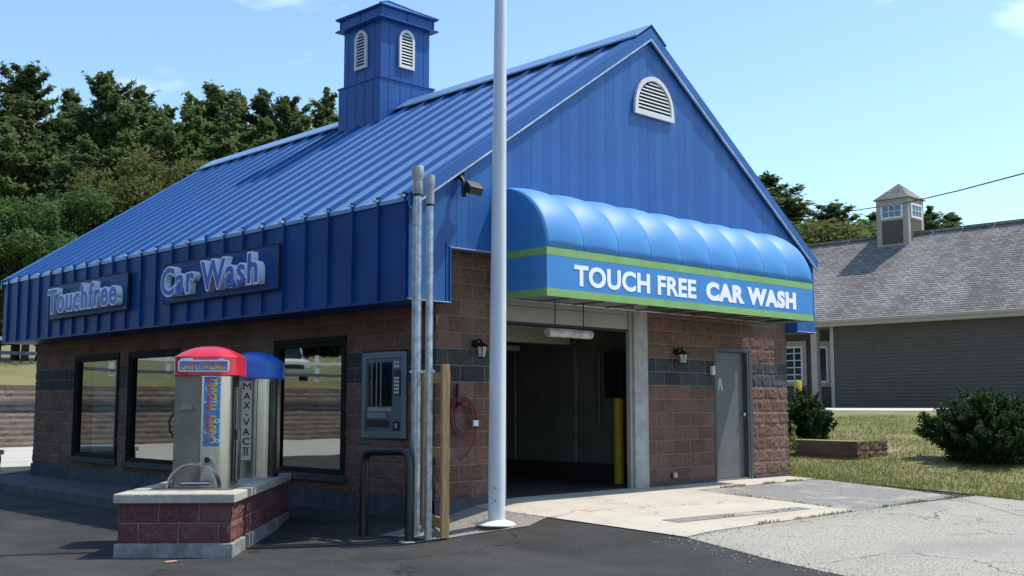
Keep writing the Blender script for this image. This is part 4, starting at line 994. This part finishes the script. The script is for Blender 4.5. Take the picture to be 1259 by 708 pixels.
# ------------------------------------------------------------------ vegetation
def leaf_mesh(name, P, N, size, mats, elong=1.0, mi=None, flip=.5):
    """P (n,3) centres; random oriented small quads biased to N"""
    n = len(P); a = rng.normal(size=(n, 3)); nn = N+a*flip; nn /= np.linalg.norm(nn, axis=1)[:, None]+1e-9
    b = rng.normal(size=(n, 3)); u = np.cross(nn, b); u /= np.linalg.norm(u, axis=1)[:, None]+1e-9; w = np.cross(nn, u)
    s = size*(.6+.8*rng.random(n))[:, None]; u = u*s*elong; w = w*s
    V = np.stack([P-u*.5, P-w*.35+u*.05, P+u*.5, P+w*.35+u*.05], 1).reshape(-1, 3)
    me = bpy.data.meshes.new(name); me.vertices.add(4*n); me.vertices.foreach_set('co', V.ravel())
    me.loops.add(4*n); me.loops.foreach_set('vertex_index', np.arange(4*n)); me.polygons.add(n)
    me.polygons.foreach_set('loop_start', np.arange(0, 4*n, 4)); me.polygons.foreach_set('loop_total', np.full(n, 4))
    for m in mats: me.materials.append(m)
    if mi is not None: me.polygons.foreach_set('material_index', mi)
    me.update(); me.validate(); return me
def limbs_mesh(name, segs, m):
    mb = MB()
    for a, b, r0, r1 in segs: mb.tube([a, (Vector(a)+Vector(b))/2+Vector((0, 0, .05)), b], [r0, (r0+r1)/2, r1], 6)
    me = bpy.data.meshes.new(name); me.from_pydata(mb.v, [], mb.f); me.materials.append(m); me.polygons.foreach_set('use_smooth', mb.sm); me.update(); return me
def make_pine(h, wid, seed, dens=1.0):
    rs = np.random.default_rng(seed); segs = [((0, 0, 0), (.1, 0, h*.5), .28, .18), ((.1, 0, h*.5), (0, .1, h*.98), .18, .03)]
    P = []; N = []; z = h*.12
    while z < h*.99:
        f = z/h; rad = wid*1.12*(min(1, (1-f)*1.45)**.68)*(.62+.6*rs.random())+.12
        nb_ = int(4+4*rs.random()) if f < .9 else 4
        for k in range(nb_):
            if rs.random() < .10: continue
            a = rs.random()*2*math.pi; ln = rad*(.5+.65*rs.random()); up = .05+.75*f**3+.12*rs.normal()
            d = np.array([math.cos(a), math.sin(a), up])
            segs.append(((0, 0, z), tuple(np.array([0, 0, z])+d*ln*.85), .05*(1-f)+.015, .012))
            nc = max(3, int(ln*7.5*dens)); sd_ = np.array([-math.sin(a), math.cos(a), 0])
            for q in range(nc):
                t = .2+.85*(q+rs.random())/nc; c = np.array([0, 0, z])+d*ln*t; c[2] += .22*t*t*ln*.5
                sp_ = .10+.30*min(1, ln/2)*(1-abs(t-.6)); m = 24
                off = sd_*rs.normal(size=(m, 1))*sp_+d*rs.normal(size=(m, 1))*sp_*.7+np.array([0, 0, 1])*rs.normal(size=(m, 1))*sp_*.30
                P.append(c+off); N.append(np.tile(np.array([d[0]*.5, d[1]*.5, 1.0]), (m, 1)))
        z += h*.026*(.7+.7*rs.random())+.02
    for q in range(14):   # leader shoots
        c = np.array([rs.normal()*.06, rs.normal()*.06, h*(.96+.055*q/13)]); P.append(c+rs.normal(size=(10, 3))*.07); N.append(rs.normal(size=(10, 3)))
    P = np.concatenate(P); N = np.concatenate(N)
    mi = (rs.random(len(P)) < .35).astype(int)
    return leaf_mesh('pine_crown', P, N, .21, [M_pine, M_pine2], 1.7, mi, .55), limbs_mesh('pine_trunk', segs, M_trunk)
def make_broad(h, wid, seed, m1, nl=30, per=700, leaf=.17):
    rs = np.random.default_rng(seed); segs = [((0, 0, 0), (0.1, 0, h*.45), .22, .15)]; P = []; N = []
    for k in range(nl):
        a = rs.random()*2*math.pi; f = rs.random(); zz = h*(.22+.72*f); r = wid*math.sqrt(max(.05, 1-(abs(f-.4)/.65)**2))*(.35+.6*rs.random())
        c = np.array([r*math.cos(a), r*math.sin(a), zz]); segs.append(((0, 0, h*(.2+.3*f)), tuple(c*.92), .07, .015))
        R_ = np.array([1, 1, .75])*wid*(.20+.16*rs.random())
        d = rs.normal(size=(per, 3)); d /= np.linalg.norm(d, axis=1)[:, None]; rr = (.55+.5*rs.random(per))[:, None]
        lump = 1+.25*np.sin(d[:, :1]*7+k)*np.cos(d[:, 1:2]*6)
        P.append(c+d*rr*R_*lump); N.append(d+np.array([0, 0, .6]))
    P = np.concatenate(P); N = np.concatenate(N)
    return leaf_mesh('leaf_crown', P, N, leaf, [m1], 1.3, None, .8), limbs_mesh('tree_trunk', segs, M_trunk)
pines = [make_pine(17, 3.6, 11), make_pine(16, 3.1, 12), make_pine(18, 4.2, 13), make_pine(15, 3.3, 14)]
broads = [make_broad(9.5, 3.6, 21, M_leaf), make_broad(10, 4.0, 22, M_olive), make_broad(8.5, 3.8, 23, M_leaf)]
def px_at(u, depth):
    """ground position seen at photo column u at the given depth"""
    d = Fv+R2*((u-629.5)/1364.5); p = Vector((-8.7301, -10.3001, 1.14))+d*depth; return p.x, p.y
def tree(name, proto, label, u, D, ytop, hproto, cat='tree', group=None, zb=None, wide=1.0):
    x, y = px_at(u, D); zt = 1.14+(497-ytop)/1364.5*D; z0 = hz(x, y) if y > 31 else g(x, y)
    if zb is not None: z0 = zb
    s = (zt-z0)/hproto
    t = thing(name, label, cat, (x, y, z0-.1), random.random()*6.28, group); t.scale = (s*wide*random.uniform(.92, 1.12),)*2+(s,)
    o = link(bpy.data.objects.new('crown', proto[0]), t); link(bpy.data.objects.new('trunk', proto[1]), t)
    return t
ordn = ['first', 'second', 'third', 'fourth', 'fifth', 'sixth', 'seventh', 'eighth', 'ninth', 'tenth', 'eleventh', 'twelfth', 'thirteenth', 'fourteenth']
sky_row = [(-30, 66, 105, 0), (22, 62, 77, 2), (76, 66, 108, 1), (124, 60, 86, 2), (163, 66, 104, 3), (198, 70, 128, 1), (226, 66, 116, 0), (254, 70, 104, 2), (288, 72, 112, 1), (318, 72, 108, 3), (348, 70, 117, 2), (398, 72, 107, 0)]
for i, (u, D, yt, k) in enumerate(sky_row):
    tree('pine_tree', pines[k], f'tall dark pine on the wooded hill, {ordn[i]} from the left along the skyline', u, D, yt, (17, 16, 18, 15)[k], group='pines along the hilltop')
mid_row = [(0, 55, 150, 1), (52, 56, 165, 0), (98, 54, 165, 3), (148, 55, 160, 1), (205, 58, 150, 2), (272, 60, 150, 0), (322, 62, 145, 1), (370, 62, 140, 3)]
for i, (u, D, yt, k) in enumerate(mid_row):
    tree('pine_tree', pines[k], f'mid height pine below the skyline of the hill, {ordn[i]} from the left in its row', u, D, yt, (17, 16, 18, 15)[k], group='lower pines on the hill')
front_row = [(-14, 47, 238, 0, 'green'), (34, 46, 225, 2, 'green'), (88, 48, 215, 0, 'green'), (140, 50, 190, 1, 'olive'), (205, 52, 168, 1, 'olive'), (262, 54, 190, 2, 'green')]
bl = ['leafy green tree at the far left edge behind the low corner of the blue roof', 'leafy green tree behind the low corner of the blue roof, right of the edge tree', 'leafy green tree behind the roof edge, left of the olive trees',
      'smaller olive tree behind the roof slope, left of the taller olive tree', 'tall olive yellow leafy tree in front of the dark pines', 'leafy green tree peeking over the roof at the right of the olive tree']
for i, (u, D, yt, k, c) in enumerate(front_row):
    tree('broadleaf_tree', broads[k], bl[i], u, D, yt, (10.2, 10.7, 9.2)[k], group='leafy trees behind the roof')
right_row = [(1066, 62, 266, 0, 'b', 'low leafy tree behind the pines left of the neighbouring cupola'), (1118, 72, 262, 3, 'p', 'pine mostly hidden behind the neighbouring cupola'), (946, 62, 215, 1, 'p', 'slender pine top just right of the gable slope'), (968, 66, 243, 3, 'p', 'second slender pine top beside the gable slope'),
             (1002, 58, 254, 1, 'o', 'olive leafy tree above the left end of the grey roof'), (1027, 64, 252, 2, 'p', 'dark spreading pine in the middle of the trees above the grey roof'), (1050, 60, 262, 2, 'b', 'leafy tree between the dark pine and the neighbouring cupola'),
             (1080, 64, 262, 3, 'p', 'dark pine just left of the neighbouring cupola'), (1146, 66, 256, 0, 'p', 'pine showing just right of the neighbouring cupola'), (1172, 68, 264, 1, 'p', 'small pine top above the ridge, rightmost of the trees'), (984, 62, 262, 0, 'b', 'green leafy tree behind the olive tree above the grey roof')]
for u, D, yt, k, kd, lb in right_row:
    pr_ = pines[k] if kd == 'p' else (broads[1] if kd == 'o' else broads[k]); hp_ = (17, 16, 18, 15)[k] if kd == 'p' else (10.7 if kd == 'o' else (10.2, 10.7, 9.2)[k])
    x, y = px_at(u, D)
    tree('pine_tree' if kd == 'p' else 'broadleaf_tree', pr_, lb, u, D, yt, hp_, zb=1.2, wide=1.5, group='trees behind the grey roof')

wl = ['a', 'b']
ws = [(-22, 44, 15, 2), (-29, 42, 16, 0), (-36, 36, 17, 1), (-41, 28, 16, 2), (-43, 19, 17, 3), (-44, 11, 16, 0), (-44, 3, 17, 2), (-43, -5, 15, 1)]  # some show in the windows; row extended out of view to block low sky
for i, (x, y, h_, k) in enumerate(ws):
    hp_ = (17, 16, 18, 15)[k]; t = thing('pine_tree', f'dark pine of the mirrored tree line, extended to block low sky, {ordn[i]} in the row west of the lot', 'tree', (x, y, (hz(x, y) if y > 31 else g(x, y))-.1), i*1.1, 'pines west of the lot')
    t.scale = (1.5*h_/hp_, 1.5*h_/hp_, h_/hp_)
    link(bpy.data.objects.new('crown', pines[k][0]), t); link(bpy.data.objects.new('trunk', pines[k][1]), t)

def yew(label, x, y, z, w, h, nshoot, seed):
    rs = np.random.default_rng(seed); P = []; N = []; segs = []
    for k in range(nshoot):
        fc = k % 9; fr = np.random.default_rng(seed*31+fc); fa, fq, fh = fc*.698+fr.random()*.5, .15+.75*fr.random(), .78+.34*fr.random()
        cx_, cy_ = math.cos(fa)*fq+rs.normal()*.24, math.sin(fa)*fq+rs.normal()*.24; q = min(1.05, math.hypot(cx_, cy_)); a = math.atan2(cy_, cx_)
        tipd = np.array([math.cos(a)*q*w*.53, math.sin(a)*q*w*.53, fh*h*(1.03-.42*q**2)*(.64+.44*rs.random()+(.16 if k % 9 == 0 else 0))])
        base = np.array([tipd[0]*.25, tipd[1]*.25, .02]); m = 170; t = .28+.75*rs.random(m)
        cen = base+(tipd-base)*t[:, None]; cen[:, :2] += (t[:, None]**2)*tipd[:2]*.12
        off = rs.normal(size=(m, 3))*.042*(1.25-t[:, None]*.75); P.append(cen+off); dd = (tipd-base)/np.linalg.norm(tipd-base); N.append(np.tile(dd*.5+np.array([0, 0, .6]), (m, 1)))
        if k % 6 == 0: segs.append((tuple(base), tuple(base+(tipd-base)*.85), .016, .006))
    m = nshoot*22; d = rs.normal(size=(m, 3)); d /= np.linalg.norm(d, axis=1)[:, None]; d[:, 2] = np.abs(d[:, 2])
    q = (.35+.45*rs.random(m))[:, None]; P.append(d*q*np.array([w*.5, w*.5, h*.85])+np.array([0, 0, .05])); N.append(d)
    t = thing('yew_bush', label, 'bush', (x, y, z), group=None)
    link(bpy.data.objects.new('foliage', leaf_mesh('foliage', np.concatenate(P), np.concatenate(N), .042, [M_yew], 2.4, None, .9)), t)
    link(bpy.data.objects.new('stems', limbs_mesh('stems', segs, M_trunk)), t)
yew('large spreading dark yew bush on the lawn at the right edge', 12.75, -1.35, g(12.7, -1.3), 2.15, 1.33, 420, 31)
yew('dark yew bush at the right edge, partly cut off by the frame', 13.9, -2.9, g(13.9, -2.9), 2.0, 1.15, 300, 35)
yew('smaller yew bush behind the low block wall beside the car wash', 14.0, 3.4, g(14, 3.4), 1.3, 1.05, 240, 32)
def weed(label, x, y, z, h, seed):
    rs = np.random.default_rng(seed); P = []; N = []; segs = []
    for k in range(9):
        a = rs.random()*6.28; tip = np.array([math.cos(a)*h*.25, math.sin(a)*h*.25, h*(.6+.4*rs.random())]); m = 26; t = rs.random(m)*.8+.2
        P.append(tip*t[:, None]+rs.normal(size=(m, 3))*.035); N.append(rs.normal(size=(m, 3))+np.array([0, 0, 1])); segs.append(((0, 0, 0), tuple(tip), .006, .003))
    t = thing('weed_plant', label, 'weed', (x, y, z))
    link(bpy.data.objects.new('leaves', leaf_mesh('leaves', np.concatenate(P), np.concatenate(N), .07, [M_grassb], 1.3, None, .8)), t)
    link(bpy.data.objects.new('stems', limbs_mesh('stems', segs, M_trunk)), t)
weed('tall green weed growing beside the right corner pier of the car wash', 8.35, .45, g(8.35, .45), .95, 41)

# grass blades (uncountable)
P = []; H = []
def in_lawn(x, y): return x > 7.6 and (y > -4.0-(x-7.5)*.30)
k = 0
while k < 60000:
    x = 7.6+rng.random()**1.3*13; y = -5+rng.random()*11
    if not in_lawn(x, y): continue
    if 12 < x < 13.6 and 0.9 < y < 5: continue
    if .25+.75*noise.noise(Vector((x*.9, y*.9, 3)))+.5*rng.random() < .15: continue
    P.append((x, y, g(x, y)+.018)); k += 1
# seams and edges of the concrete: thin weeds
for (a, b, n_) in (((.4, -3.17), (4.35, -3.17), 500), ((4.35, -3.17), (7.3, -3.12), 500), ((4.37, -.62), (4.33, -3.1), 160), ((4.4, -.62), (7.8, -.58), 800), ((2.2, -2.6), (3.9, -2.65), 350), ((7.35, -3.2), (7.75, -.6), 600)):
    for _ in range(n_):
        t = rng.random(); x = a[0]+(b[0]-a[0])*t+rng.normal()*.018; y = a[1]+(b[1]-a[1])*t+rng.normal()*.018
        if noise.noise(Vector((x*2.1, y*2.1, 9))) < -.05: continue
        P.append((x, y, g(x, y)+.012))
P = np.array(P); n = len(P); ang = rng.random(n)*6.28; hgt = .03+.05*rng.random(n); hgt[60000:] *= .55; ln = rng.normal(size=(n, 2))*.018
ux = np.cos(ang)*.006; uy = np.sin(ang)*.006
V = np.stack([P+np.stack([-ux, -uy, 0*ux], 1), P+np.stack([ux, uy, 0*ux], 1), P+np.stack([ln[:, 0], ln[:, 1], hgt], 1)], 1).reshape(-1, 3)
me = bpy.data.meshes.new('grass'); me.vertices.add(3*n); me.vertices.foreach_set('co', V.ravel()); me.loops.add(3*n); me.loops.foreach_set('vertex_index', np.arange(3*n)); me.polygons.add(n)
me.polygons.foreach_set('loop_start', np.arange(0, 3*n, 3)); me.polygons.foreach_set('loop_total', np.full(n, 3)); me.materials.append(M_grassb); me.update()
o = link(bpy.data.objects.new('grass', me)); tag(o, 'patchy dry green grass blades on the lawn and in concrete seams', 'grass', kind='stuff')
P = []
for _ in range(1600):
    q = rng.random()
    if q < .45: x, y = -.7+rng.random()*1.35, -1.35+rng.random()*1.4
    elif q < .8:
        t = rng.random(); e = rng.normal()*.10; x, y = .62+(-.05-.62)*t+e, -3.0+(-5.8+3.0)*t+rng.normal()*.1
        if rng.random() < .5: t = rng.random(); x, y = -.05-2.95*t+rng.normal()*.12, -5.8-10.2*t
    else: x, y = .7+rng.random()*7, -3.25+rng.normal()*.12
    if q < .45 and (y > -.05 or y < -.72-.5*(x+.6)): continue
    r_ = .004+.010*rng.random()**2; z = g(x, y)+.010
    P.append((x, y, z, r_))
mb = MB()
for x, y, z, r_ in P:
    a = rng.random()*6.28; v = [(x+r_*math.cos(a+2.1*k), y+r_*math.sin(a+2.1*k), z) for k in range(3)]+[(x, y, z+r_*1.1)]
    mb.v += v; b0 = len(mb.v)-4
    for f in ((0, 1, 3), (1, 2, 3), (2, 0, 3)): mb.f.append(tuple(b0+i for i in f)); mb.mi.append(0); mb.sm.append(False)
tag(mb.build('loose_gravel', mat('pale_grit', (.34, .32, .28), .95), fix=False), 'loose grit scattered along the pavement edges', 'gravel', kind='stuff')
# litter scraps
t = tag(MB().box(-3.42, -3.30, .02, .07, -.395, -.388).build('paper_scrap', mat('pink_paper', (.6, .3, .28), .7)), 'small pink paper scrap lying in front of the block island', 'litter')
